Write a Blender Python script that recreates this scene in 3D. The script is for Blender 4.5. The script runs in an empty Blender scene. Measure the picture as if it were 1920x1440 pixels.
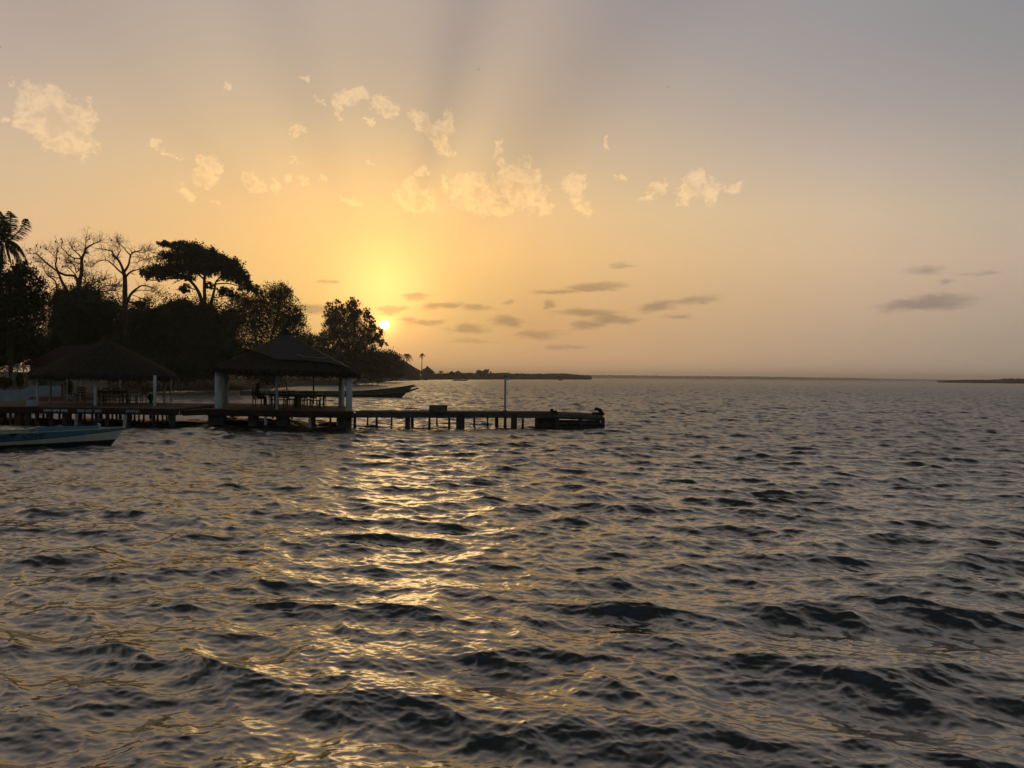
import bpy, math, random
import numpy as np
from mathutils import Vector, Matrix

rnd = random.Random(7)
rng = np.random.default_rng(7)
scene = bpy.context.scene
COL = scene.collection
D2R = math.pi / 180

# ------------------------------------------------------------------ camera
W, H = 1920, 1440
LENS = 29.0
F = LENS / 36.0 * W
CAMZ = 2.7
PITCH = -0.515 * D2R
ROLL = 0.545 * D2R
_f = Vector((0, math.cos(PITCH), math.sin(PITCH)))
_u0 = Vector((0, -math.sin(PITCH), math.cos(PITCH)))
_r0 = Vector((1, 0, 0))
_r = _r0 * math.cos(ROLL) + _u0 * math.sin(ROLL)
_u = _u0 * math.cos(ROLL) - _r0 * math.sin(ROLL)
CAM = Vector((0, 0, CAMZ))
cam_data = bpy.data.cameras.new("camera")
cam_data.lens = LENS
cam_data.sensor_width = 36.0
cam_data.clip_start = 0.05
cam_data.clip_end = 30000
cam = bpy.data.objects.new("camera", cam_data)
COL.objects.link(cam)
m = Matrix.Identity(4)
for i in range(3):
    m[i][0] = _r[i]; m[i][1] = _u[i]; m[i][2] = -_f[i]; m[i][3] = CAM[i]
cam.matrix_world = m
scene.camera = cam


def ray(px, py):
    return (_f + _r * ((px - W / 2) / F) - _u * ((py - H / 2) / F))


def at(px, py, Y):
    """point at distance Y (metres along +Y) seen at photo pixel px, py"""
    d = ray(px, py)
    return CAM + d * (Y / d.y)


def on(px, py, z):
    """point on the horizontal plane z"""
    d = ray(px, py)
    return CAM + d * ((z - CAMZ) / d.z)


def az_el(px, py):
    d = ray(px, py).normalized()
    return math.degrees(math.atan2(d.x, d.y)), math.degrees(math.asin(d.z))


def lin(c):
    out = []
    for v in c:
        v /= 255.0
        out.append(v / 12.92 if v <= 0.04045 else ((v + 0.055) / 1.055) ** 2.4)
    return out


# ------------------------------------------------------------------ view / exposure
scene.view_settings.view_transform = 'Standard'
scene.view_settings.look = 'None'
scene.view_settings.exposure = 0.0
scene.view_settings.gamma = 1.0
scene.render.engine = 'CYCLES'
scene.cycles.max_bounces = 8
scene.cycles.volume_bounces = 0
scene.cycles.use_denoising = True
scene.cycles.denoiser = 'OPENIMAGEDENOISE'
scene.cycles.denoising_input_passes = 'RGB_ALBEDO_NORMAL'
scene.cycles.denoising_prefilter = 'ACCURATE'

# ------------------------------------------------------------------ sky
SUN_AZ, SUN_EL = az_el(721, 609)
world = bpy.data.worlds.new("World")
scene.world = world
world.use_nodes = True
nt = world.node_tree
nt.nodes.clear()
NN, LL = nt.nodes, nt.links


class E:
    """tiny expression builder over math nodes"""
    def __init__(s, sock): s.s = sock
    def _b(s, o, op, rev=False):
        n = NN.new('ShaderNodeMath'); n.operation = op
        a, b = (o, s) if rev else (s, o)
        for i, v in enumerate((a, b)):
            if isinstance(v, E): LL.new(v.s, n.inputs[i])
            elif v is not None: n.inputs[i].default_value = v
        return E(n.outputs[0])
    def __add__(s, o): return s._b(o, 'ADD')
    __radd__ = __add__
    def __sub__(s, o): return s._b(o, 'SUBTRACT')
    def __rsub__(s, o): return s._b(o, 'SUBTRACT', True)
    def __mul__(s, o): return s._b(o, 'MULTIPLY')
    __rmul__ = __mul__
    def __truediv__(s, o): return s._b(o, 'DIVIDE')
    def max(s, o): return s._b(o, 'MAXIMUM')
    def min(s, o): return s._b(o, 'MINIMUM')
    def pow(s, o): return s._b(o, 'POWER')
    def f(s, op): return s._b(None, op)
    def atan2(s, o): return s._b(o, 'ARCTAN2')
    def step(s, a, b, lo=0.0, hi=1.0, smooth=True):
        n = NN.new('ShaderNodeMapRange')
        n.interpolation_type = 'SMOOTHSTEP' if smooth else 'LINEAR'
        LL.new(s.s, n.inputs['Value'])
        for k, v in (('From Min', a), ('From Max', b), ('To Min', lo), ('To Max', hi)):
            n.inputs[k].default_value = v
        return E(n.outputs[0])


def gauss(x, w):
    q = x * (1.0 / w)
    return (q * q * -1.0).f('EXPONENT')


def ramp(fac, stops):
    n = NN.new('ShaderNodeValToRGB')
    el = n.color_ramp.elements
    stops = sorted(stops)
    while len(el) < len(stops): el.new(0.5)
    for e, (p, c) in zip(el, stops):
        e.position = p; e.color = (*c, 1)
    LL.new(fac.s, n.inputs[0])
    return n.outputs[0]


def mixc(fac, a, b, mode='MIX'):
    n = NN.new('ShaderNodeMix'); n.data_type = 'RGBA'; n.blend_type = mode
    n.clamp_factor = False
    for k, v in ((0, fac), (6, a), (7, b)):
        if isinstance(v, E): v = v.s
        if hasattr(v, 'links') or hasattr(v, 'is_linked'): LL.new(v, n.inputs[k])
        elif k == 0: n.inputs[0].default_value = v
        else: n.inputs[k].default_value = (*v, 1)
    return n.outputs[2]


tc = NN.new('ShaderNodeTexCoord')
sx = NN.new('ShaderNodeSeparateXYZ')
LL.new(tc.outputs['Generated'], sx.inputs[0])
X, Y_, Z = (E(o) for o in sx.outputs)
AZ = X.atan2(Y_) * (180 / math.pi)
EL = Z.f('ARCSINE') * (180 / math.pi)
ELN = ((EL + 2.0) / 62.0).max(0.0).min(1.0)

SKY = {
    20: [(0, (180, 164, 153)), (100, (190, 170, 154)), (200, (204, 179, 154)), (300, (215, 186, 149)), (400, (222, 186, 142)), (480, (224, 182, 138)), (560, (222, 178, 130)), (640, (205, 160, 115)), (700, (190, 145, 105))],
    400: [(0, (185, 168, 153)), (100, (195, 174, 152)), (200, (210, 184, 149)), (300, (224, 191, 143)), (380, (233, 193, 136)), (450, (236, 192, 128)), (520, (236, 190, 122)), (600, (225, 178, 112)), (702, (195, 150, 100))],
    721: [(0, (187, 169, 153)), (100, (192, 171, 151)), (200, (207, 181, 148)), (300, (228, 195, 142)), (400, (248, 208, 136)), (470, (252, 213, 130)), (530, (252, 210, 124)), (580, (246, 203, 118)), (640, (226, 180, 112)), (704, (202, 152, 100))],
    1000: [(0, (176, 160, 150)), (100, (184, 165, 148)), (200, (197, 173, 147)), (300, (212, 184, 144)), (400, (230, 192, 138)), (480, (234, 190, 127)), (540, (227, 181, 119)), (600, (214, 168, 112)), (660, (198, 154, 109)), (706, (183, 143, 105))],
    1300: [(0, (160, 152, 151)), (100, (170, 159, 153)), (200, (184, 168, 154)), (300, (202, 179, 153)), (400, (220, 190, 147)), (480, (220, 184, 138)), (560, (208, 172, 127)), (640, (188, 154, 118)), (709, (172, 142, 112))],
    1600: [(0, (152, 149, 150)), (100, (160, 153, 152)), (200, (172, 161, 154)), (300, (191, 173, 158)), (400, (207, 183, 153)), (480, (207, 179, 147)), (560, (196, 168, 139)), (640, (174, 150, 126)), (712, (158, 134, 114))],
    1900: [(0, (143, 142, 144)), (100, (150, 147, 147)), (200, (162, 154, 149)), (300, (175, 163, 151)), (400, (188, 171, 151)), (480, (190, 168, 147)), (560, (178, 157, 138)), (640, (157, 141, 123)), (715, (148, 132, 116))],
}
HIGH = [(31.0, (160, 149, 140)), (39.0, (132, 127, 124)), (48.0, (92, 92, 93)), (60.0, (50, 52, 53))]
cur = None
prev_az = None
for px, st in SKY.items():
    stops = []
    for py, c in st:
        a, e = az_el(px, py)
        k = 1.0 + 0.28 * max(0.0, 1 - max(e, 0) / 4.0) + 0.10 * max(0.0, 1 - max(e, 0) / 18.0)
        stops.append(((e + 2) / 62, [v * k for v in lin(c)]))
    stops.append((0.0, [v * 1.40 for v in lin(st[-1][1])]))
    for e, c in HIGH:
        stops.append(((e + 2) / 62, lin(c)))
    stops = [s for s in stops if 0 <= s[0] <= 1]
    r_ = ramp(ELN, stops)
    a_here = az_el(px, 500)[0]
    if cur is None: cur = r_
    else: cur = mixc(AZ.step(prev_az, a_here, smooth=False), cur, r_)
    prev_az = a_here
sky = cur

DA = AZ - SUN_AZ
DE = EL - SUN_EL
# glow standing above the sun, and the tight halo round it
glow = gauss(DA, 3.0) * gauss(DE - 2.2, 2.9)
sky = mixc(glow * 0.75, sky, (1.3, 0.40, 0.12), 'ADD')
R2 = DA * DA + DE * DE
halo = (R2 * (-1.0 / 0.75)).f('EXPONENT')
sky = mixc(halo * 1.0, sky, (0.9, 0.50, 0.08), 'ADD')
wide = gauss(DA, 11.0) * gauss(DE - 7.0, 4.5)
sky = mixc(wide * 1.0, sky, (0.20, 0.055, 0.0), 'ADD')
# crepuscular rays fanning out of the sun
PHI = DA.atan2(DE) * (180 / math.pi)
RAD = R2.f('SQRT')
rays = gauss(PHI - 14.5, 5.2) * -0.135 + gauss(PHI - 25.5, 5.0) * 0.05 + gauss(PHI - 40.0, 8.0) * -0.10 \
    + gauss(PHI + 6.0, 8.0) * 0.02 + gauss(PHI - 54.0, 7.0) * 0.015 + gauss(PHI + 20.0, 5.0) * -0.035 + gauss(PHI + 11.0, 4.0) * 0.02 + gauss(PHI + 32.0, 5.0) * 0.03 + gauss(PHI + 47.0, 5.0) * -0.035 + gauss(PHI + 42.0, 6.0) * 0.015
rays = rays * RAD.step(4.5, 15.0) + 1.0
ray_rgb = NN.new('ShaderNodeCombineXYZ')
LL.new((rays).s, ray_rgb.inputs[0]); LL.new(((rays - 1.0) * 0.92 + 1.0).s, ray_rgb.inputs[1]); LL.new(((rays - 1.0) * 0.6 + 1.0).s, ray_rgb.inputs[2])
sky = mixc(1.0, sky, ray_rgb.outputs[0], 'MULTIPLY')

# clouds, placed by azimuth and elevation
ae = NN.new('ShaderNodeCombineXYZ')
LL.new(AZ.s, ae.inputs[0]); LL.new(EL.s, ae.inputs[1])


def warped(sx_, sy_, ax, ay, off, detail=4.0):
    mp = NN.new('ShaderNodeMapping')
    mp.inputs['Scale'].default_value = (sx_, sy_, 1); mp.inputs['Location'].default_value = (off, off * .6, off * .3)
    LL.new(ae.outputs[0], mp.inputs[0])
    n = NN.new('ShaderNodeTexNoise'); n.inputs['Scale'].default_value = 1.0; n.inputs['Detail'].default_value = detail; n.inputs['Roughness'].default_value = .6
    LL.new(mp.outputs[0], n.inputs['Vector'])
    sb_ = NN.new('ShaderNodeVectorMath'); sb_.operation = 'SUBTRACT'; LL.new(n.outputs['Color'], sb_.inputs[0]); sb_.inputs[1].default_value = (.5, .5, .5)
    ma = NN.new('ShaderNodeVectorMath'); ma.operation = 'MULTIPLY_ADD'
    LL.new(sb_.outputs[0], ma.inputs[0]); ma.inputs[1].default_value = (ax, ay, 0); LL.new(ae.outputs[0], ma.inputs[2])
    return ma.outputs[0]


def envelope(blobs, src):
    cur = None
    for (px, py, rx, ry, rot, wgt) in blobs:
        a, e = az_el(px, py)
        k = 1.0 / 27.0
        mp = NN.new('ShaderNodeMapping'); mp.vector_type = 'TEXTURE'
        mp.inputs['Location'].default_value = (a, e, 0)
        mp.inputs['Rotation'].default_value = (0, 0, -rot * D2R)
        mp.inputs['Scale'].default_value = (rx * k, ry * k, 1)
        if cur is None: LL.new(src, mp.inputs[0])
        else:   # run the blobs one after another, or the shader needs too much stack
            ch = NN.new('ShaderNodeVectorMath'); ch.operation = 'MULTIPLY_ADD'
            LL.new(cur.s, ch.inputs[0]); ch.inputs[1].default_value = (1e-6, 1e-6, 0); LL.new(src, ch.inputs[2])
            LL.new(ch.outputs[0], mp.inputs[0])
        ln = NN.new('ShaderNodeVectorMath'); ln.operation = 'LENGTH'
        LL.new(mp.outputs[0], ln.inputs[0])
        v = E(ln.outputs['Value']).step(1.45, 0.1, 0.0, wgt)
        cur = v if cur is None else cur.max(v)
    return cur


def noise_ae(sx_, sy_, detail, rough, off):
    mp = NN.new('ShaderNodeMapping')
    mp.inputs['Scale'].default_value = (sx_, sy_, 1)
    mp.inputs['Location'].default_value = (off, off * 0.7, off * 1.3)
    LL.new(ae.outputs[0], mp.inputs[0])
    n = NN.new('ShaderNodeTexNoise'); n.noise_dimensions = '3D'
    n.inputs['Scale'].default_value = 1.0
    n.inputs['Detail'].default_value = detail
    n.inputs['Roughness'].default_value = rough
    n.inputs['Distortion'].default_value = 0.3
    LL.new(mp.outputs[0], n.inputs['Vector'])
    return E(n.outputs[0])


bright = [
    (104, 226, 62, 44, 38, 1.0), (52, 226, 30, 20, -10, .85), (150, 240, 24, 42, 0, .95), (128, 262, 45, 26, 0, .95), (95, 190, 24, 26, 30, .9),
    (660, 180, 34, 15, -12, .82), (632, 200, 11, 22, 0, .8), (712, 190, 22, 14, 10, .85), (728, 204, 22, 17, 0, .9),
    (795, 235, 34, 15, 38, .9), (838, 232, 18, 22, 0, .9), (825, 262, 32, 18, 48, .95), (852, 284, 10, 8, 0, .75),
    (780, 372, 46, 30, 20, .86), (790, 322, 13, 12, 30, .82), (770, 345, 14, 16, 0, .8), (838, 340, 9, 30, 0, .75),
    (890, 362, 48, 36, 30, .88), (975, 352, 48, 46, 40, .95), (938, 284, 10, 24, 15, .85), (940, 318, 13, 18, 0, .8), (1018, 388, 26, 16, 40, .76), (920, 395, 60, 14, 0, .74),
    (1076, 350, 26, 28, 20, .84), (1092, 385, 26, 18, 30, .72),
    (1296, 350, 42, 24, -50, .86), (1330, 362, 34, 22, -20, .76), (1240, 348, 26, 13, -20, .76), (1380, 352, 26, 10, -10, .74), (1215, 370, 18, 10, 0, .7),
    (393, 322, 24, 32, 25, .86), (380, 296, 12, 9, 0, .8), (297, 275, 12, 13, 0, .8), (322, 290, 18, 6, 30, .7), (352, 362, 30, 12, 40, .76),
    (478, 342, 30, 15, 40, .78), (516, 348, 9, 14, 0, .8), (535, 330, 10, 8, 30, .75), (570, 340, 9, 14, 0, .76), (606, 338, 12, 9, 30, .74),
    (556, 247, 18, 10, 10, .82), (569, 148, 9, 6, 0, .8), (600, 192, 10, 5, 20, .78), (655, 377, 24, 9, 10, .78), (694, 300, 14, 4, 25, .78),
    (1139, 268, 8, 11, -30, .82), (29, 160, 5, 7, 0, .8), (424, 158, 9, 10, 0, .78), (5, 218, 10, 5, 0, .8), (410, 378, 12, 5, 30, .72), (1160, 332, 20, 7, 0, .72), (690, 228, 14, 6, 20, .72), (555, 300, 14, 4, 10, .7),
]
nb = noise_ae(1.9, 2.1, 9.0, 0.66, 11.3)
nb2 = noise_ae(0.9, 0.9, 6.0, 0.6, 3.1)
env = envelope([(a, b_, c * 1.22, d * 1.22, e, w) for a, b_, c, d, e, w in bright], warped(1.1, 1.2, 2.3, 1.9, 41.0, 6.0))
dens = env + (nb - 0.5) * 1.2
mask = dens.step(0.34, 0.80)
core = (env * 0.9 + (nb2 - 0.5) * 1.6).step(0.55, 0.95)
lit = mixc(1.0, sky, (0.30, 0.175, 0.055), 'ADD')
shade = mixc(1.0, sky, (0.985, 0.965, 0.93), 'MULTIPLY')
ccol = mixc(core * 0.72, lit, shade)
sky = mixc(mask * 0.78, sky, ccol)

dark = [
    (1118, 538, 62, 7, -2, 1.0), (1045, 547, 62, 4, -2, .85), (1232, 572, 42, 9, -8, .95), (1300, 563, 50, 6, -6, .8), (1100, 586, 66, 7, 0, .9), (1150, 598, 44, 8, 0, .95), (1108, 610, 44, 7, -4, .85),
    (952, 603, 38, 8, 0, .95), (1027, 573, 17, 7, -15, .85), (828, 573, 44, 6, -5, 1.0), (780, 556, 28, 6, -4, .95), (892, 577, 34, 5, 0, .8), (724, 582, 28, 7, -6, 1.0), (800, 605, 38, 6, 0, .9), (766, 600, 20, 4, 0, .75),
    (875, 618, 46, 8, 2, .85), (1008, 627, 48, 9, -2, .85), (1270, 594, 34, 5, 0, .75), (1742, 568, 84, 10, -4, .95), (1690, 575, 40, 6, 0, .8), (1735, 508, 36, 6, 0, .75), (1775, 530, 14, 5, 0, .6), (585, 580, 52, 8, 0, 1.0),
    (622, 530, 22, 4, 4, .9), (1168, 498, 30, 4, 0, .7), (745, 578, 20, 4, 0, .8), (958, 566, 14, 3, 0, .7), (1060, 650, 60, 5, 0, .6), (880, 640, 60, 4, 0, .6), (1830, 512, 40, 4, 0, .55),
]
nd = noise_ae(0.6, 1.9, 6.0, 0.6, 29.7)
envd = envelope([(a, b_, c * 1.1, d * 1.5, e, w) for a, b_, c, d, e, w in dark], warped(0.55, 1.5, 2.6, 0.75, 17.0, 5.0))
maskd = (envd + (nd - 0.5) * 0.9).step(0.12, 1.05)
dcol = mixc(1.0, sky, (0.56, 0.57, 0.66), 'MULTIPLY')
sky = mixc(maskd * 0.85, sky, dcol)
# the disc of the sun
disc = RAD.step(0.345, 0.30)
sky = mixc(disc, sky, (5.0, 4.2, 2.6))

# away from the sunset the daylight sky takes over
nish = NN.new('ShaderNodeTexSky')
nish.sky_type = 'NISHITA'
nish.sun_disc = False
nish.sun_elevation = SUN_EL * D2R
nish.sun_rotation = SUN_AZ * D2R
nish.altitude = 0
nish.dust_density = 4.0
nish_s = NN.new('ShaderNodeVectorMath'); nish_s.operation = 'SCALE'
LL.new(nish.outputs[0], nish_s.inputs[0]); nish_s.inputs['Scale'].default_value = 0.115
back = DA.f('ABSOLUTE').step(55.0, 120.0)
sky = mixc(back, sky, nish_s.outputs[0])
bg = NN.new('ShaderNodeBackground')
LL.new(sky, bg.inputs[0]); bg.inputs[1].default_value = 1.0
wo = NN.new('ShaderNodeOutputWorld')
LL.new(bg.outputs[0], wo.inputs[0])
world.cycles.sampling_method = 'MANUAL'
world.cycles.sample_map_resolution = 1024

# ------------------------------------------------------------------ sun
sun_data = bpy.data.lights.new("sun", 'SUN')
sun_data.energy = 0.125
sun_data.angle = 14.0 * D2R
sun_data.color = (1.0, 0.70, 0.33)
sun = bpy.data.objects.new("sun", sun_data)
COL.objects.link(sun)
sd = Vector((math.sin(SUN_AZ * D2R) * math.cos(SUN_EL * D2R), math.cos(SUN_AZ * D2R) * math.cos(SUN_EL * D2R), math.sin(SUN_EL * D2R)))
sun.rotation_euler = sd.to_track_quat('Z', 'Y').to_euler()
sun.location = (0, 0, 60)

# ------------------------------------------------------------------ materials
def mat(name, base, rough=0.8, var=0.35, scale=6.0, bump=0.0, bscale=30.0, stretch=None, spec=0.3, dark=None, detail=6.0, metal=0.0):
    mt = bpy.data.materials.new(name); mt.use_nodes = True
    t = mt.node_tree; b = t.nodes['Principled BSDF']
    b.inputs['Roughness'].default_value = rough
    b.inputs['Specular IOR Level'].default_value = spec
    b.inputs['Metallic'].default_value = metal
    tcn = t.nodes.new('ShaderNodeTexCoord')
    mp = t.nodes.new('ShaderNodeMapping')
    if stretch: mp.inputs['Scale'].default_value = stretch
    t.links.new(tcn.outputs['Object'], mp.inputs[0])
    n = t.nodes.new('ShaderNodeTexNoise')
    n.inputs['Scale'].default_value = scale; n.inputs['Detail'].default_value = detail
    n.inputs['Roughness'].default_value = 0.65
    t.links.new(mp.outputs[0], n.inputs['Vector'])
    cr = t.nodes.new('ShaderNodeValToRGB')
    lo = dark if dark else [c * (1 - var) for c in base]
    hi = [min(1, c * (1 + var)) for c in base]
    cr.color_ramp.elements[0].position = 0.3; cr.color_ramp.elements[0].color = (*lo, 1)
    cr.color_ramp.elements[1].position = 0.72; cr.color_ramp.elements[1].color = (*hi, 1)
    t.links.new(n.outputs[0], cr.inputs[0])
    t.links.new(cr.outputs[0], b.inputs['Base Color'])
    if bump > 0:
        n2 = t.nodes.new('ShaderNodeTexNoise'); n2.inputs['Scale'].default_value = bscale
        n2.inputs['Detail'].default_value = 5
        t.links.new(mp.outputs[0], n2.inputs['Vector'])
        bp = t.nodes.new('ShaderNodeBump'); bp.inputs['Strength'].default_value = bump
        bp.inputs['Distance'].default_value = 0.05
        t.links.new(n2.outputs[0], bp.inputs['Height'])
        t.links.new(bp.outputs[0], b.inputs['Normal'])
    return mt


M = dict(
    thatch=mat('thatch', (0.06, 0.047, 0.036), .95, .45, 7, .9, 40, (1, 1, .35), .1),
    net=mat('thatch_net', (0.095, 0.083, 0.07), .95, .3, 9, .6, 60, None, .1),
    rope=mat('rope', (0.45, 0.38, 0.26), .9, .2, 20, 0, 10, None, .1),
    white=mat('white_column_paint', (0.74, 0.76, 0.80), .7, .12, 4, .25, 20, (1, 1, .4), .3, (0.42, 0.42, 0.42)),
    greycol=mat('weathered_post', (0.42, 0.42, 0.42), .85, .3, 5, .3, 25, (1, 1, .3), .2),
    pole=mat('pale_blue_pole_paint', (0.42, 0.50, 0.62), .55, .15, 6, .1, 20, None, .4),
    deck=mat('deck_planks', (0.13, 0.10, 0.068), .85, .5, 3.0, .5, 18, (1, 6, 6), .2),
    redbeam=mat('red_painted_beam', (0.05, 0.024, 0.020), .8, .35, 5, .3, 20, (.4, 1, 1), .2),
    beam=mat('grey_timber_beam', (0.11, 0.10, 0.085), .9, .4, 5, .5, 20, (.4, 1, 1), .2),
    pile=mat('wet_timber_pile', (0.055, 0.050, 0.042), .6, .5, 6, .6, 15, (1, 1, .3), .3),
    concrete=mat('stained_concrete', (0.085, 0.08, 0.072), .85, .45, 3, .6, 18, None, .2),
    wood=mat('dark_furniture_wood', (0.06, 0.04, 0.026), .6, .4, 8, .1, 20, (1, 4, 1), .3),
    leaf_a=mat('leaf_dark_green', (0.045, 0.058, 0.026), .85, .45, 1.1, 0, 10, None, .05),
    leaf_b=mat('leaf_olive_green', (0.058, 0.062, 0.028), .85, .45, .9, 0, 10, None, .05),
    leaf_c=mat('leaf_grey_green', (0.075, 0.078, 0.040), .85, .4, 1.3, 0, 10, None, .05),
    palm=mat('palm_leaflet_green', (0.05, 0.06, 0.03), .8, .4, 2, 0, 10, None, .05),
    bark=mat('bark', (0.075, 0.06, 0.045), .95, .4, 3, .6, 14, (1, 1, .3), .1),
    barkgrey=mat('grey_smooth_bark', (0.085, 0.07, 0.062), .9, .35, 2, .4, 10, None, .1),
    soil=mat('muddy_bank', (0.06, 0.048, 0.035), .95, .5, .35, .8, 3, None, .15, (0.035, 0.032, 0.02)),
    mangrove=mat('mangrove_leaves', (0.055, 0.058, 0.030), .95, .5, .25, 0, 1, None, .02),
    farleaf=mat('far_tree_leaves', (0.06, 0.06, 0.04), .95, .4, .02, 0, 1, None, .02),
    hullblue=mat('boat_blue_paint', (0.095, 0.25, 0.37), .55, .22, 5, .15, 25, (.5, 1, 1), .35),
    hullwhite=mat('boat_dirty_white_paint', (0.66, 0.65, 0.60), .6, .2, 3, .15, 20, (.5, 1, 1), .3),
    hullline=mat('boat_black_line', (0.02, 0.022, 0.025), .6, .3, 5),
    hullin=mat('boat_inside_cream', (0.42, 0.42, 0.33), .7, .3, 4, .2, 20),
    pirogue=mat('pirogue_worn_green_paint', (0.17, 0.17, 0.125), .8, .4, 1.2, .3, 10, (.25, 1, 1), .2),
    piroguedark=mat('pirogue_tarred_bottom', (0.05, 0.045, 0.038), .8, .4, 1.5, .2, 10),
    wallwhite=mat('limewashed_wall', (0.33, 0.37, 0.41), .85, .2, 1.5, .3, 10, None, .2),
    wallred=mat('red_plinth_paint', (0.30, 0.085, 0.065), .85, .35, 2.5, .3, 10, None, .2),
    roofred=mat('red_roof_sheet', (0.024, 0.007, 0.007), .8, .3, 1.5, .2, 8, None, .2),
    boxwhite=mat('grey_white_box', (0.42, 0.47, 0.50), .7, .15, 5, .1, 10),
    box=mat('grey_box', (0.13, 0.13, 0.12), .85, .3, 5, .3, 15),
    rubber=mat('black_rubber', (0.02, 0.02, 0.02), .8, .4, 6, .3, 15),
    letter=mat('black_brush_lettering', (0.015, 0.02, 0.03), .7, .2, 5),
    letterw=mat('white_brush_lettering', (0.55, 0.58, 0.62), .7, .25, 14),
    skin=mat('skin', (0.09, 0.05, 0.033), .6, .15, 8),
    cloth=mat('dark_cloth', (0.03, 0.03, 0.04), .9, .3, 6),
    cloth2=mat('dark_trousers', (0.025, 0.025, 0.028), .9, .3, 6),
    hair=mat('black_hair', (0.012, 0.010, 0.009), .8, .3, 20),
    yellow=mat('yellow_leaf', (0.42, 0.34, 0.05), .8, .3, 5),
    greenc=mat('pale_green_shirt', (0.25, 0.45, 0.32), .9, .2, 5),
    whitec=mat('pale_grey_shirt', (0.50, 0.48, 0.48), .9, .2, 5),
    bird=mat('dark_feathers', (0.04, 0.035, 0.03), .9, .2, 5),
    paleboat=mat('pale_grey_boat_paint', (0.28, 0.28, 0.24), .8, .25, 3),
    lampglass=mat('lamp_housing', (0.65, 0.66, 0.66), .4, .1, 6),
    stone=mat('bank_stones', (0.16, 0.14, 0.12), .95, .4, 2, .6, 10),
)


def planks(mt, axis_scale):
    """plank joints as a fine stripe in colour and bump"""
    t = mt.node_tree; b = t.nodes['Principled BSDF']
    tcn = t.nodes.new('ShaderNodeTexCoord')
    w = t.nodes.new('ShaderNodeTexWave'); w.wave_type = 'BANDS'; w.bands_direction = 'X'
    w.inputs['Scale'].default_value = axis_scale; w.inputs['Distortion'].default_value = 0.6
    t.links.new(tcn.outputs['Object'], w.inputs['Vector'])
    st = t.nodes.new('ShaderNodeMapRange'); st.inputs['From Min'].default_value = 0.0; st.inputs['From Max'].default_value = 0.18
    st.inputs['To Min'].default_value = 0.25
    t.links.new(w.outputs['Fac'], st.inputs['Value'])
    src = b.inputs['Base Color'].links[0].from_socket
    mx = t.nodes.new('ShaderNodeMix'); mx.data_type = 'RGBA'; mx.blend_type = 'MULTIPLY'; mx.inputs[0].default_value = 1
    t.links.new(src, mx.inputs[6]); t.links.new(st.outputs[0], mx.inputs[7])
    t.links.new(mx.outputs[2], b.inputs['Base Color'])


planks(M['deck'], 1.6)

# water
mw = bpy.data.materials.new('sea_water'); mw.use_nodes = True
t = mw.node_tree; b = t.nodes['Principled BSDF']
b.inputs['Base Color'].default_value = (0.004, 0.0065, 0.006, 1)
b.inputs['IOR'].default_value = 2.5
b.inputs['Specular IOR Level'].default_value = 0.5
at_ = t.nodes.new('ShaderNodeAttribute'); at_.attribute_name = 'ripple'
t.links.new(at_.outputs['Fac'], b.inputs['Roughness'])
tcw = t.nodes.new('ShaderNodeTexCoord'); mpw = t.nodes.new('ShaderNodeMapping'); mpw.inputs['Rotation'].default_value = (0, 0, .35); mpw.inputs['Scale'].default_value = (9.0, 20.0, 12.0)
t.links.new(tcw.outputs['Object'], mpw.inputs[0])
nw = t.nodes.new('ShaderNodeTexNoise'); nw.inputs['Scale'].default_value = 1.0; nw.inputs['Detail'].default_value = 5.0; nw.inputs['Roughness'].default_value = .62; nw.inputs['Distortion'].default_value = .5
t.links.new(mpw.outputs[0], nw.inputs['Vector'])
bw_ = t.nodes.new('ShaderNodeBump'); bw_.inputs['Strength'].default_value = .16; bw_.inputs['Distance'].default_value = .014
t.links.new(nw.outputs[0], bw_.inputs['Height']); t.links.new(bw_.outputs[0], b.inputs['Normal'])
M['water'] = mw


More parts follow.
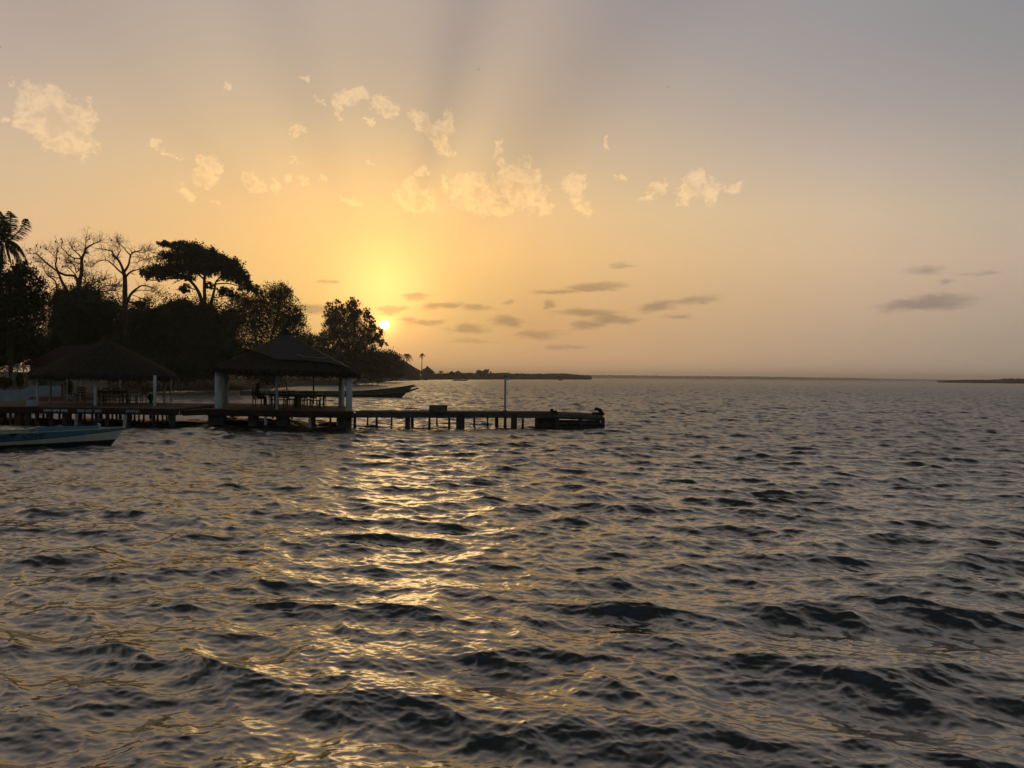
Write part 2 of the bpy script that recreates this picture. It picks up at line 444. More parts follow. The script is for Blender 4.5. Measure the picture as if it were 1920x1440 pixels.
# ------------------------------------------------------------------ mesh helpers
class MB:
    def __init__(s): s.v = []; s.f = []; s.n = 0

    def add(s, verts, faces):
        verts = [tuple(p) for p in verts]
        s.v.extend(verts)
        k = s.n
        s.f.extend([tuple(i + k for i in fc) for fc in faces])
        s.n += len(verts)

    def box(s, c, size, rz=0.0, ry=0.0, taper=1.0, ch=0.0):
        c = Vector(c); hx, hy, hz = (q / 2 for q in size)
        R = Matrix.Rotation(rz, 3, 'Z') @ Matrix.Rotation(ry, 3, 'Y')
        if ch <= 0:
            vs = []
            for z, k in ((-hz, 1.0), (hz, taper)):
                for x, y in ((-hx, -hy), (hx, -hy), (hx, hy), (-hx, hy)):
                    vs.append(c + R @ Vector((x * k, y * k, z)))
            s.add(vs, [(3, 2, 1, 0), (4, 5, 6, 7), (0, 1, 5, 4), (1, 2, 6, 5), (2, 3, 7, 6), (3, 0, 4, 7)])
        else:
            vs = []
            def ring(x, y, z):
                q = min(ch, x * .9, y * .9)
                return [(-x + q, -y, z), (x - q, -y, z), (x, -y + q, z), (x, y - q, z), (x - q, y, z), (-x + q, y, z), (-x, y - q, z), (-x, -y + q, z)]
            rr = ring(hx - ch, hy - ch, -hz) + ring(hx, hy, -hz + ch) + ring(hx * taper, hy * taper, hz - ch) + ring(hx * taper - ch, hy * taper - ch, hz)
            vs = [c + R @ Vector(p) for p in rr]
            fs = [tuple(range(7, -1, -1)), tuple(range(24, 32))]
            for a in range(3):
                for i in range(8):
                    j = (i + 1) % 8
                    fs.append((a * 8 + i, a * 8 + j, a * 8 + 8 + j, a * 8 + 8 + i))
            s.add(vs, fs)

    def tube(s, pts, radii, n=7, cap=True):
        pts = [Vector(p) for p in pts]
        if not hasattr(radii, '__len__'): radii = [radii] * len(pts)
        rings = []
        prev = None
        for i, p in enumerate(pts):
            d = (pts[min(i + 1, len(pts) - 1)] - pts[max(i - 1, 0)])
            if d.length < 1e-9: d = Vector((0, 0, 1))
            d.normalize()
            ref = prev if prev is not None else (Vector((1, 0, 0)) if abs(d.x) < .9 else Vector((0, 1, 0)))
            a = (ref - d * ref.dot(d))
            if a.length < 1e-6: a = d.orthogonal()
            a.normalize(); prev = a
            bb = d.cross(a)
            rings.append([p + (a * math.cos(2 * math.pi * k / n) + bb * math.sin(2 * math.pi * k / n)) * radii[i] for k in range(n)])
        vs = [q for r in rings for q in r]
        fs = []
        for i in range(len(rings) - 1):
            for k in range(n):
                k2 = (k + 1) % n
                fs.append((i * n + k, i * n + k2, (i + 1) * n + k2, (i + 1) * n + k))
        if cap:
            fs.append(tuple(range(n - 1, -1, -1)))
            o = (len(rings) - 1) * n
            fs.append(tuple(range(o, o + n)))
        s.add(vs, fs)

    def bar(s, a, b_, w, h=None):
        s.tube([a, b_], w / 2 * 1.2, 4)

    def lathe(s, base, prof, n=16, squash=(1, 1), rot=0):
        base = Vector(base)
        vs = []
        for r, z in prof:
            for k in range(n):
                a = 2 * math.pi * k / n + rot
                vs.append(base + Vector((r * math.cos(a) * squash[0], r * math.sin(a) * squash[1], z)))
        fs = []
        for i in range(len(prof) - 1):
            for k in range(n):
                k2 = (k + 1) % n
                fs.append((i * n + k, i * n + k2, (i + 1) * n + k2, (i + 1) * n + k))
        fs.append(tuple(range(n - 1, -1, -1)))
        o = (len(prof) - 1) * n
        fs.append(tuple(range(o, o + n)))
        s.add(vs, fs)

    def prism(s, poly, z0, z1):
        n = len(poly)
        vs = [(x, y, z0) for x, y in poly] + [(x, y, z1) for x, y in poly]
        fs = [tuple(range(n - 1, -1, -1)), tuple(range(n, 2 * n))] + [(i, (i + 1) % n, n + (i + 1) % n, n + i) for i in range(n)]
        s.add(vs, fs)

    def blob(s, c, r, jitter=.25, n=8, m_=6):
        c = Vector(c); vs = []; fs = []
        ph = rnd.random() * 9
        for i in range(m_ + 1):
            th = math.pi * i / m_
            for k in range(n):
                a = 2 * math.pi * k / n
                q = 1 + jitter * math.sin(3 * a + ph + 2 * th) * math.sin(2 * th + ph)
                vs.append(c + Vector((r[0] * math.sin(th) * math.cos(a) * q, r[1] * math.sin(th) * math.sin(a) * q, r[2] * math.cos(th) * q)))
        for i in range(m_):
            for k in range(n):
                k2 = (k + 1) % n
                fs.append((i * n + k, (i + 1) * n + k, (i + 1) * n + k2, i * n + k2))
        s.add(vs, fs)

    def leaves(s, centers, size, aspect=0.5, up=0.0, dirs=None, narrow=False):
        """vectorised pointed leaf quads; centers (n,3)"""
        c = np.asarray(centers, dtype=float); n = len(c)
        if n == 0: return
        d = rng.normal(size=(n, 3)) if dirs is None else np.asarray(dirs) + rng.normal(size=(n, 3)) * .35
        d[:, 2] += up
        d /= np.linalg.norm(d, axis=1)[:, None] + 1e-9
        q = rng.normal(size=(n, 3)); q -= d * (q * d).sum(1)[:, None]
        q /= np.linalg.norm(q, axis=1)[:, None] + 1e-9
        L = (size * rng.uniform(.6, 1.35, n))[:, None]
        a = c - d * L * .5; e = c + d * L * .5
        m1 = c + q * L * aspect * .5 - d * L * .05; m2 = c - q * L * aspect * .5 - d * L * .05
        vs = np.stack([a, m1, e, m2], 1).reshape(-1, 3)
        k = s.n
        s.v.extend(map(tuple, vs.tolist()))
        idx = (np.arange(n * 4).reshape(-1, 4) + k).tolist()
        s.f.extend(map(tuple, idx))
        s.n += n * 4

    def build(s, name, material, parent=None, smooth=False):
        me = bpy.data.meshes.new(name)
        v = np.asarray(s.v, dtype=np.float64).reshape(-1, 3)
        if parent is not None:
            L = np.array(root_world(parent)); v = v - L
        me.from_pydata(v.tolist(), [], s.f)
        me.materials.append(material if not isinstance(material, str) else M[material])
        if smooth: me.polygons.foreach_set('use_smooth', [True] * len(me.polygons))
        me.update()
        o = bpy.data.objects.new(name, me)
        COL.objects.link(o)
        if parent is not None: o.parent = parent
        return o


def root_world(o):
    p = Vector((0, 0, 0))
    while o is not None:
        p += o.location; o = o.parent
    return p


def tag(o, label=None, cat=None, group=None, kind=None):
    if label: o['label'] = label
    if cat: o['category'] = cat
    if group: o['group'] = group
    if kind: o['kind'] = kind
    return o


def thing(name, label, cat, loc, group=None):
    o = bpy.data.objects.new(name, None)
    o.empty_display_size = 0.2
    COL.objects.link(o)
    o.location = loc
    return tag(o, label, cat, group)


def copy_tree(o, parent=None):
    c = o.copy(); COL.objects.link(c)
    if parent is not None: c.parent = parent
    for ch in list(o.children): copy_tree(ch, c)
    return c


# ------------------------------------------------------------------ water surface
def tile(N, L, lmin, lmax, lpk, wind, seed, spread=2.0):
    g = np.random.default_rng(seed)
    k1 = np.fft.fftfreq(N, d=L / N) * 2 * np.pi
    kx, ky = np.meshgrid(k1, k1, indexing='ij')
    k = np.hypot(kx, ky); k[0, 0] = 1e-6
    lam = 2 * np.pi / k
    kp = 2 * np.pi / lpk
    P = np.exp(-1.25 * (kp / k) ** 2) / k ** 4
    cosd = (kx * math.cos(wind) + ky * math.sin(wind)) / k
    P *= np.abs(cosd) ** spread * np.where(cosd < 0, .25, 1.0) + 0.06
    band = 1 / (1 + np.exp(-(np.log(lam / lmin)) * 8)) * 1 / (1 + np.exp((np.log(lam / lmax)) * 8))
    amp = np.sqrt(P * band)
    amp[0, 0] = 0
    xi = g.normal(size=(N, N)) + 1j * g.normal(size=(N, N))
    hk = amp * xi
    h = np.fft.ifft2(hk).real
    sxk = np.fft.ifft2(1j * kx * hk).real; syk = np.fft.ifft2(1j * ky * hk).real
    dx = np.fft.ifft2(1j * kx / k * hk).real; dy = np.fft.ifft2(1j * ky / k * hk).real
    s = 1 / math.sqrt((sxk ** 2).mean() + (syk ** 2).mean())
    return (h * s, dx * s, dy * s, L, N)


def sample(tl, x, y, rot):
    h, dx, dy, L, N = tl
    c, s_ = math.cos(rot), math.sin(rot)
    u = (x * c + y * s_) / L * N; v = (-x * s_ + y * c) / L * N
    iu = np.floor(u).astype(np.int64); iv = np.floor(v).astype(np.int64)
    fu = (u - iu).astype(np.float32); fv = (v - iv).astype(np.float32)
    i0 = iu % N; i1 = (iu + 1) % N; j0 = iv % N; j1 = (iv + 1) % N
    out = []
    for a in (h, dx, dy):
        out.append((a[i0, j0] * (1 - fu) + a[i1, j0] * fu) * (1 - fv) + (a[i0, j1] * (1 - fu) + a[i1, j1] * fu) * fv)
    hh, ax, ay = out
    return hh, ax * c - ay * s_, ax * s_ + ay * c


def sstep(x, a, b_):
    q = np.clip((x - a) / (b_ - a), 0, 1)
    return q * q * (3 - 2 * q)


def make_water():
    ang = np.concatenate([np.linspace(-180, -80, 24, endpoint=False), np.linspace(-80, -36, 50, endpoint=False),
                          np.linspace(-36, 36, 1300, endpoint=False), np.linspace(36, 80, 50, endpoint=False), np.linspace(80, 180, 24, endpoint=False)]) * D2R
    r1 = np.exp(np.arange(math.log(1.0), math.log(3.2), 0.02))
    r2 = np.exp(np.arange(math.log(3.2), math.log(420), 0.0027))
    r3 = np.concatenate([np.exp(np.arange(math.log(420), math.log(1600), 0.006)), np.exp(np.arange(math.log(1600), math.log(9000), 0.03))])
    rr = np.concatenate([r1, r2, r3])
    nR, nA = len(rr), len(ang)
    R_, A_ = np.meshgrid(rr, ang, indexing='ij')
    x = (R_ * np.sin(A_)).ravel(); y = (R_ * np.cos(A_)).ravel(); r = R_.ravel()
    WIND = -112 * D2R
    TA = tile(512, 53.0, 0.8, 4.2, 1.5, WIND, 1, 3.5)
    TB = tile(512, 71.0, 1.3, 6.0, 2.4, WIND + .30, 2, 3.0)
    TC = tile(1024, 21.0, 0.22, 0.95, 0.8, WIND - .15, 3, 1.5)
    TD = tile(1024, 7.3, 0.055, 0.24, 0.33, WIND + .1, 4, 1.0)
    SA, SB, SC, SD = WATER_SLOPES
    wA = 1 - sstep(r, 700, 2600)
    wC = 1 - sstep(r, 60, 260)
    wD = 1 - sstep(r, 14, 60)
    z = np.zeros_like(r); ox = np.zeros_like(r); oy = np.zeros_like(r)
    # gusts: patches of rougher and calmer water
    for tl, amp, w, rot, ch, lean in ((TA, SA, wA, 0.0, 1.0, .7), (TB, SB, wA, 0.3, 1.0, .7), (TC, SC, wC, -0.2, .9, .6), (TD, SD, wD, 0.15, .7, .3)):
        h, ax, ay = sample(tl, x, y, rot)
        z += h * amp * w; ox += ax * amp * w * ch + math.cos(WIND) * h * amp * w * lean; oy += ay * amp * w * ch + math.sin(WIND) * h * amp * w * lean
    var = (SA ** 2 + SB ** 2) * (1 - wA ** 2) + SC ** 2 * (1 - wC ** 2) + SD ** 2 * (1 - wD ** 2)
    alpha = np.sqrt(0.00012 + 0.6 * var)
    rough = np.sqrt(alpha)
    V = np.empty((nR * nA + 1, 3), dtype=np.float32)
    V[:-1, 0] = x + ox; V[:-1, 1] = y + oy; V[:-1, 2] = z
    V[-1] = (0, 0, 0)
    i, j = np.meshgrid(np.arange(nR - 1), np.arange(nA), indexing='ij')
    j2 = (j + 1) % nA
    Q = np.stack([i * nA + j, i * nA + j2, (i + 1) * nA + j2, (i + 1) * nA + j], -1).reshape(-1, 4)[:, ::-1]
    jj = np.arange(nA)
    T = np.stack([np.full(nA, nR * nA), jj, (jj + 1) % nA], -1)[:, ::-1]
    loops = np.concatenate([Q.ravel(), T.ravel()]).astype(np.int32)
    starts = np.concatenate([np.arange(len(Q)) * 4, len(Q) * 4 + np.arange(len(T)) * 3]).astype(np.int32)
    me = bpy.data.meshes.new('water')
    me.vertices.add(len(V)); me.vertices.foreach_set('co', V.ravel())
    me.loops.add(len(loops)); me.loops.foreach_set('vertex_index', loops)
    me.polygons.add(len(starts)); me.polygons.foreach_set('loop_start', starts)
    me.update(calc_edges=True)
    me.polygons.foreach_set('use_smooth', np.ones(len(starts), dtype=bool))
    a = me.attributes.new('ripple', 'FLOAT', 'POINT')
    a.data.foreach_set('value', np.append(rough, 0.15).astype(np.float32))
    me.materials.append(M['water'])
    o = bpy.data.objects.new('water', me)
    COL.objects.link(o)
    tag(o, 'rippled dark sea with golden sunset reflections', 'water', kind='structure')


WATER_SLOPES = (0.12, 0.08, 0.135, 0.115)
make_water()

# ------------------------------------------------------------------ land
def hor(px): return 706.1 + 0.0095 * (px - 960)


SHORE = [(-420, 60), (-120, 60), (60, 60), (119, 61), (128, 72), (160, 86), (200, 97), (265, 110), (330, 124), (400, 130), (455, 136), (500, 150), (560, 190), (640, 221), (690, 262), (702, 305), (720, 345),
         (760, 440), (800, 575), (860, 640), (940, 760), (1020, 860), (1090, 960), (1112, 1010)]
shore_pts = [at(px, hor(px), Y) for px, Y in SHORE]


def shore_at(px):
    for (a, ya), (b_, yb) in zip(SHORE[:-1], SHORE[1:]):
        if a <= px <= b_:
            q = (px - a) / (b_ - a); return ya + (yb - ya) * q
    return SHORE[-1][1]


mb = MB()
offs = [(-3, -.9), (0, -.12), (1.2, .25), (4, .65), (12, 1.05), (60, 1.7), (400, 2.3), (1500, 2.5)]
vs, fs = [], []
dense = []
for a, b_ in zip(shore_pts[:-1], shore_pts[1:]):
    n = max(2, int((b_ - a).length / 6))
    for i in range(n): dense.append(a + (b_ - a) * (i / n))
dense.append(shore_pts[-1])
for i, p in enumerate(dense):
    wob = math.sin(i * .9) * .5 + math.sin(i * .37 + 1) * .8
    for k, (o, z) in enumerate(offs):
        oo = o + (wob if 0 < k < 5 else 0)
        vs.append(Vector((p.x - .55 * oo, p.y + .83 * oo, z + (rnd.uniform(-.08, .12) if k > 1 else 0))))
K = len(offs)
for i in range(len(dense) - 1):
    for k in range(K - 1):
        fs.append((i * K + k, (i + 1) * K + k, (i + 1) * K + k + 1, i * K + k + 1))
mb.add(vs, fs)
o = mb.build('ground', 'soil', smooth=True)
tag(o, 'dark muddy river bank and wooded land behind the piers', 'ground', kind='structure')


# ------------------------------------------------------------------ trees
def ell(n, power=.42):
    v = rng.normal(size=(n, 3)); v /= np.linalg.norm(v, axis=1)[:, None]
    return v * (rng.random(n) ** power)[:, None]


def crown(clumps, Y, n_sub, n_leaf, size, sig=.16, depth=.9, aspect=.5, up=0.0, sub_power=.30, solid=0.0, material='leaf_a', root=None, name='crown', jitter=2.0, ragged=.28):
    """clumps: (px, py, rx, ry) in photo pixels of the silhouette, given real size at distance Y"""
    mb = MB()
    area = sum(c[2] * c[3] for c in clumps)
    for (px, py, rx, ry) in clumps:
        yy = Y + rnd.uniform(-jitter, jitter)
        c = np.array(at(px, py, yy))
        k = Y / F
        R = np.array((rx * k, max(rx, ry) * k * depth, ry * k))
        w = rx * ry / area
        ns = max(3, int(n_sub * w)); nl = max(4, int(n_leaf * w / ns))
        subs = ell(ns, sub_power) * .92
        far = rng.random(ns) < ragged      # loose sprays standing out of the outline
        subs[far] = subs[far] / (np.linalg.norm(subs[far], axis=1)[:, None] + 1e-6) * rng.uniform(.95, 1.22, far.sum())[:, None]
        subs = c + subs * R
        s_ = np.array((1, 1, .8)) * sig * min(max(R[0], .5), max(R[2], .5) * 2.0) 
        pts = (subs[:, None, :] + rng.normal(size=(ns, nl, 3)) * s_).reshape(-1, 3)
        mb.leaves(pts, size, aspect, up)
        if solid > 0:
            mb.blob(c, R * solid, .2, 10, 7)
    return mb.build(name, material, root)


def limb(mb, pts, w0, w1, Y, dy=0.0, n=6, dys=None):
    """polyline in photo px -> tapered limb; w in metres"""
    P = []
    N = len(pts)
    for i, (px, py) in enumerate(pts):
        q = i / max(1, N - 1)
        P.append(at(px, py, Y + dy * q))
    # smooth by inserting midpoints (Catmull-Rom)
    S = []
    for i in range(N - 1):
        p0 = P[max(0, i - 1)]; p1 = P[i]; p2 = P[i + 1]; p3 = P[min(N - 1, i + 2)]
        for k in range(4):
            u = k / 4
            S.append(.5 * ((2 * p1) + (p2 - p0) * u + (2 * p0 - 5 * p1 + 4 * p2 - p3) * u * u + (3 * p1 - p0 - 3 * p2 + p3) * u ** 3))
    S.append(P[-1])
    R = [w0 + (w1 - w0) * (i / (len(S) - 1)) for i in range(len(S))]
    mb.tube(S, R, n)
    return S, R


def twigs(mb, S, R, k, level=0, length=2.2, rad=.035, up=.55, start=.25, flat=1.0, tips=None):
    """random forked twigs growing from the polyline S"""
    n = len(S)
    for _ in range(k):
        q = start + (1 - start) * rnd.random() ** .7
        i = min(n - 2, int(q * (n - 1)))
        p = S[i].lerp(S[i + 1], rnd.random())
        axis = (S[i + 1] - S[i]).normalized()
        d = Vector((rnd.gauss(0, 1), rnd.gauss(0, .8) * flat, rnd.gauss(up, .6)))
        d = (d - axis * d.dot(axis) * .6).normalized() * .85 + axis * .5
        d.normalize()
        L = length * rnd.uniform(.5, 1.15)
        pts = [p]; dd = d.copy()
        for j in range(4):
            dd = (dd + Vector((rnd.gauss(0, .3), rnd.gauss(0, .25), rnd.gauss(.06, .25)))).normalized()
            pts.append(pts[-1] + dd * L / 4)
        rr = [rad, rad * .8, rad * .62, rad * .5, rad * .35]
        mb.tube(pts, rr, 4, cap=False)
        if tips is not None: tips.append(pts[-1])
        if level > 0:
            twigs(mb, pts, rr, rnd.randint(2, 4), level - 1, L * .62, rad * .62, up * .6, .25, flat, tips)


def tree_root(name, label, px, Y, group, cat='tree', z=1.0):
    p = at(px, hor(px), Y)
    return thing(name, label, cat, (p.x, p.y, z), group)


G_TREES = 'trees behind the pavilions'

# --- leafless baobabs
def zb(pts): return [(50 + x / 7.111, 430 + y / 7.111) for x, y in pts]


Yb = 122
r1 = tree_root('baobab_tree', 'bare baobab with several spreading stems left of the other bare tree', 140, Yb, 'leafless baobab trees')
mb = MB(); tw = MB(); tips = []
segs = [([(660, 1500), (680, 1100), (690, 800), (705, 690), (735, 560), (735, 400), (770, 320)], .55, .20, 0),
        ([(770, 320), (800, 250), (900, 190), (1000, 150)], .19, .05, -1), ([(770, 320), (785, 200), (790, 100)], .10, .03, 1),
        ([(735, 410), (700, 340), (640, 290), (600, 240), (560, 200)], .13, .03, 2), ([(715, 395), (600, 370), (520, 300), (420, 200)], .12, .03, -2),
        ([(690, 760), (650, 630), (520, 610), (430, 570), (300, 480), (190, 380), (130, 330), (20, 325)], .25, .04, 2),
        ([(600, 1250), (545, 850), (470, 700), (425, 580), (385, 480), (400, 390), (400, 240)], .30, .05, 1),
        ([(430, 860), (405, 800), (380, 690), (290, 620), (240, 550), (215, 490)], .17, .05, -1), ([(430, 650), (380, 640), (290, 620)], .10, .06, 0),
        ([(655, 610), (600, 550), (545, 500), (500, 495)], .09, .03, 2), ([(660, 580), (635, 480), (600, 440)], .09, .03, -1), ([(660, 580), (715, 530)], .09, .06, 0),
        ([(715, 460), (600, 430), (500, 400)], .08, .03, 2), ([(735, 480), (780, 480), (850, 505)], .04, .015, 0), ([(770, 300), (820, 290), (815, 325), (780, 315)], .05, .03, 0),
        ([(300, 480), (230, 440), (120, 430)], .05, .02, 0), ([(400, 400), (340, 330), (260, 260)], .06, .02, 0)]
for pts, a, b_, dy in segs:
    S, R = limb(mb, zb(pts), a * .95, b_ * .85, Yb, dy)
    if b_ < .1: twigs(tw, S, R, 10 + int(len(pts)) * 3, 1, 1.5, .026, .5, .35, .8, tips)
mb.build('trunk', 'barkgrey', r1, True)
tw1 = tw.build('twigs', 'barkgrey', r1)
pod = MB(); pod.blob((0, 0, -.18), (.10, .10, .17), .05, 6, 5)
pods = []
for i in range(22):
    p = rnd.choice(tips)
    if i == 0:
        o = pod.build('fruit', 'barkgrey'); o.parent = tw1; first = o
    else:
        o = first.copy(); COL.objects.link(o); o.parent = tw1
    o.location = p - Vector(r1.location) + Vector((0, 0, .02))

Yb2 = 118
r2 = tree_root('baobab_tree', 'bare baobab with one thick forked trunk beside the umbrella crown', 235, Yb2, 'leafless baobab trees')
mb = MB(); tw = MB(); tips = []
segs = [([(1330, 1600), (1315, 1200), (1312, 990), (1310, 850), (1312, 740), (1308, 640), (1290, 565)], .48, .30, 0),
        ([(1290, 570), (1270, 500), (1230, 420), (1160, 340), (1130, 290), (1040, 270), (930, 255)], .22, .04, 1),
        ([(1290, 580), (1340, 510), (1365, 450), (1385, 350), (1440, 300), (1550, 305), (1650, 270)], .20, .035, -1), ([(1385, 350), (1320, 280), (1270, 220), (1200, 160)], .10, .025, 2),
        ([(1230, 415), (1210, 360), (1250, 270), (1210, 160)], .09, .025, -2), ([(1275, 585), (1220, 540), (1160, 480), (1060, 410), (960, 430), (895, 470)], .15, .025, 2),
        ([(1160, 480), (1160, 420), (1180, 395)], .05, .03, 0), ([(1230, 420), (1170, 370), (1130, 335)], .09, .08, 0),
        ([(1310, 650), (1350, 600), (1400, 560), (1500, 530), (1560, 490)], .17, .05, -1), ([(1320, 1000), (1350, 940), (1400, 850), (1470, 790), (1550, 750), (1700, 790), (1820, 890)], .24, .03, -2),
        ([(1400, 860), (1500, 812), (1680, 830), (1760, 880)], .09, .02, 1), ([(1400, 868), (1500, 910), (1620, 950)], .06, .015, 1), ([(1440, 300), (1560, 280), (1700, 320)], .06, .02, 2), ([(1385, 370), (1500, 370), (1640, 420)], .06, .02, -2), ([(1365, 450), (1470, 440), (1540, 420), (1700, 460)], .04, .015, 1)]
for pts, a, b_, dy in segs:
    S, R = limb(mb, zb(pts), a * .98, b_ * .9, Yb2, dy)
    if b_ < .06: twigs(tw, S, R, 10 + int(len(pts)) * 3, 1, 1.35, .025, .4, .35, .8, tips)
mb.build('trunk', 'barkgrey', r2, True)
tw.build('twigs', 'barkgrey', r2)

Yb3 = 128
r3 = tree_root('bare_tree', 'low bare twiggy tree between the two tall baobabs', 178, Yb3, 'leafless baobab trees')
mb = MB(); tw = MB()
for pts in ([(880, 1300), (880, 900), (900, 800), (960, 720), (1040, 660)], [(880, 900), (830, 800), (790, 700), (770, 630)], [(890, 850), (980, 790), (1080, 750), (1200, 760)], [(880, 880), (860, 760), (900, 650)], [(885, 860), (1010, 830), (1180, 820)]):
    S, R = limb(mb, zb(pts), .13, .03, Yb3)
    twigs(tw, S, R, 24, 1, 1.8, .045, .5, .3, .8)
mb.build('trunk', 'barkgrey', r3, True); tw.build('twigs', 'barkgrey', r3)

# --- flat-topped umbrella tree
def zu(pts): return [(230 + x / 4.8, 420 + y / 4.8) for x, y in pts]


Yu = 136
ru = tree_root('umbrella_tree', 'tall flat topped tree with wide dark tiers of leaves', 380, Yu, G_TREES)
mb = MB()
for pts, a, b_, dy in (([(740, 1300), (735, 900), (738, 700), (735, 540), (735, 430), (700, 330)], .42, .14, 0), ([(720, 900), (705, 680), (670, 590), (620, 525), (560, 490), (430, 490), (300, 505), (200, 500)], .36, .06, -2),
                       ([(760, 900), (795, 730), (812, 650), (828, 580), (845, 510), (920, 460)], .33, .10, 2), ([(640, 545), (600, 480), (540, 420), (430, 380)], .14, .05, 2), ([(520, 560), (600, 575), (650, 590)], .08, .12, 0),
                       ([(735, 500), (620, 400), (480, 320), (350, 290)], .16, .05, 3), ([(735, 450), (560, 280), (420, 210), (330, 175)], .14, .05, -3), ([(735, 430), (800, 330), (900, 300)], .13, .05, 3),
                       ([(815, 665), (900, 650), (1000, 625)], .10, .04, -2), ([(840, 540), (940, 535), (1050, 560), (1160, 590)], .13, .04, 2), ([(845, 520), (980, 470), (1100, 500)], .12, .04, -2), ([(740, 510), (800, 530), (840, 560)], .07, .1, 0),
                       ([(560, 490), (480, 520), (440, 545)], .07, .03, 1)):
    limb(mb, zu(pts), a, b_, Yu, dy)
mb.build('trunk', 'bark', ru, True)
cl = [(313, 457, 20, 5), (335, 459, 20, 7), (363, 466, 24, 10), (390, 472, 18, 9), (313, 481, 20, 8), (347, 480, 31, 13), (380, 487, 33, 15), (413, 489, 26, 11), (434, 498, 18, 13),
      (292, 507, 28, 10), (324, 506, 33, 13), (274, 514, 13, 7), (363, 502, 42, 11), (401, 502, 38, 11), (440, 512, 24, 12), (457, 522, 15, 11), (430, 518, 20, 8), (459, 535, 17, 7), (474, 541, 12, 5),
      (347, 541, 12, 7), (390, 537, 9, 6), (422, 547, 17, 7), (438, 553, 12, 5), (300, 521, 16, 4), (345, 520, 22, 5)]
crown([(a, b_, c, d * 1.2) for a, b_, c, d in cl], Yu, 1400, 38000, .32, sig=.15, depth=.8, aspect=.6, sub_power=.45, ragged=.12, material='leaf_a', root=ru, jitter=2.5)


def leafy(name, label, clumps, Y, px0, trunk_pts, material, n_sub, n_leaf, size, group=G_TREES, sig=.15, aspect=.5, solid=0.0, tw_n=0, trunk_r=.3, up=0.0, cat='tree', depth=.9, subp=.3):
    r = tree_root(name, label, px0, Y, group, cat)
    mb = MB()
    for pts in trunk_pts:
        S, R = limb(mb, pts, trunk_r, trunk_r * .18, Y)
        if tw_n: twigs(mb, S, R, tw_n, 1, trunk_r * 8, trunk_r * .12, .4, .3)
    if trunk_pts: mb.build('trunk', 'bark', r, True)
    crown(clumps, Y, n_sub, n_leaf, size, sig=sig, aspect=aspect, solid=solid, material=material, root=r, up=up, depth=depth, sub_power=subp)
    return r


# left edge sprawl below the palm
leafy('broadleaf_tree', 'loose leafy tree at the left edge under the palm', [(18, 545, 40, 38), (48, 522, 30, 22), (62, 548, 26, 22), (28, 590, 44, 40), (55, 580, 30, 26), (75, 560, 14, 10), (10, 640, 46, 46), (50, 630, 30, 30), (-30, 560, 50, 70), (40, 500, 14, 10)], 80, 20,
      [[(20, 720), (25, 620), (40, 560), (60, 530)], [(20, 700), (10, 600), (5, 540)]], 'leaf_a', 700, 30000, .27, sig=.19, solid=.0, tw_n=6, trunk_r=.2)
leafy('broadleaf_tree', 'dense round dark tree in front of the left bare baobab', [(150, 575, 62, 42), (125, 600, 42, 50), (180, 595, 44, 46), (205, 580, 26, 22), (140, 640, 56, 50), (195, 640, 40, 50), (160, 555, 36, 20), (112, 560, 20, 22)], 104, 150,
      [[(150, 720), (150, 640), (140, 580)], [(155, 700), (175, 620), (190, 580)]], 'leaf_b', 1100, 42000, .25, sig=.17, solid=.66, trunk_r=.25)
leafy('broadleaf_tree', 'low dark tree at the foot of the thick forked baobab', [(250, 595, 40, 26), (235, 640, 50, 50), (275, 600, 34, 26), (262, 570, 20, 10), (300, 590, 30, 20), (285, 650, 50, 46)], 126, 262,
      [[(260, 720), (258, 640), (250, 590)]], 'leaf_a', 800, 28000, .27, sig=.18, solid=.6, trunk_r=.22)
leafy('broadleaf_tree', 'broad dark tree below the umbrella crown', [(330, 590, 50, 34), (375, 595, 52, 34), (350, 640, 80, 55), (310, 625, 46, 46), (405, 630, 50, 56), (345, 570, 22, 12), (322, 572, 16, 10), (385, 580, 22, 12), (430, 600, 34, 26)], 128, 355,
      [[(350, 720), (350, 650), (340, 590)], [(355, 700), (380, 630), (395, 590)]], 'leaf_b', 1200, 46000, .28, sig=.17, solid=.66, trunk_r=.3)
leafy('broadleaf_tree', 'tree with sunlit ragged edge right of the umbrella crown', [(500, 565, 32, 28), (532, 560, 22, 24), (470, 575, 34, 26), (548, 590, 20, 18), (515, 600, 46, 40), (465, 625, 56, 56), (540, 615, 32, 26), (558, 600, 14, 12), (520, 545, 26, 12), (445, 560, 18, 10)], 165, 510,
      [[(500, 720), (505, 650), (520, 590), (530, 555)], [(500, 700), (475, 620), (465, 580)], [(505, 650), (540, 610), (560, 590)]], 'leaf_b', 1000, 34000, .36, sig=.17, solid=.0, tw_n=10, trunk_r=.32)
# feathery tree beside the sun
cl = [(617, 592, 7, 24), (628, 582, 6, 20), (636, 576, 6, 16), (650, 578, 7, 14), (660, 573, 8, 14), (670, 577, 8, 14), (690, 588, 5, 14), (633, 600, 22, 30), (660, 595, 19, 30), (655, 625, 34, 26), (625, 628, 16, 20), (688, 592, 8, 13), (690, 622, 18, 18), (697, 606, 8, 12), (705, 632, 13, 14), (716, 646, 9, 7), (680, 646, 26, 12), (640, 648, 22, 12), (712, 622, 6, 9)]
leafy('feathery_tree', 'feathery tree standing just left of the setting sun', cl, 244, 655,
      [[(655, 705), (655, 660), (648, 610), (640, 575)], [(656, 680), (664, 620), (664, 570)], [(656, 670), (680, 630), (692, 590)], [(656, 670), (690, 645), (715, 640)], [(655, 665), (630, 625), (615, 585)]], 'leaf_c', 1000, 33000, .66, sig=.13, aspect=.22, tw_n=14, trunk_r=.4, up=1.6, subp=.5)
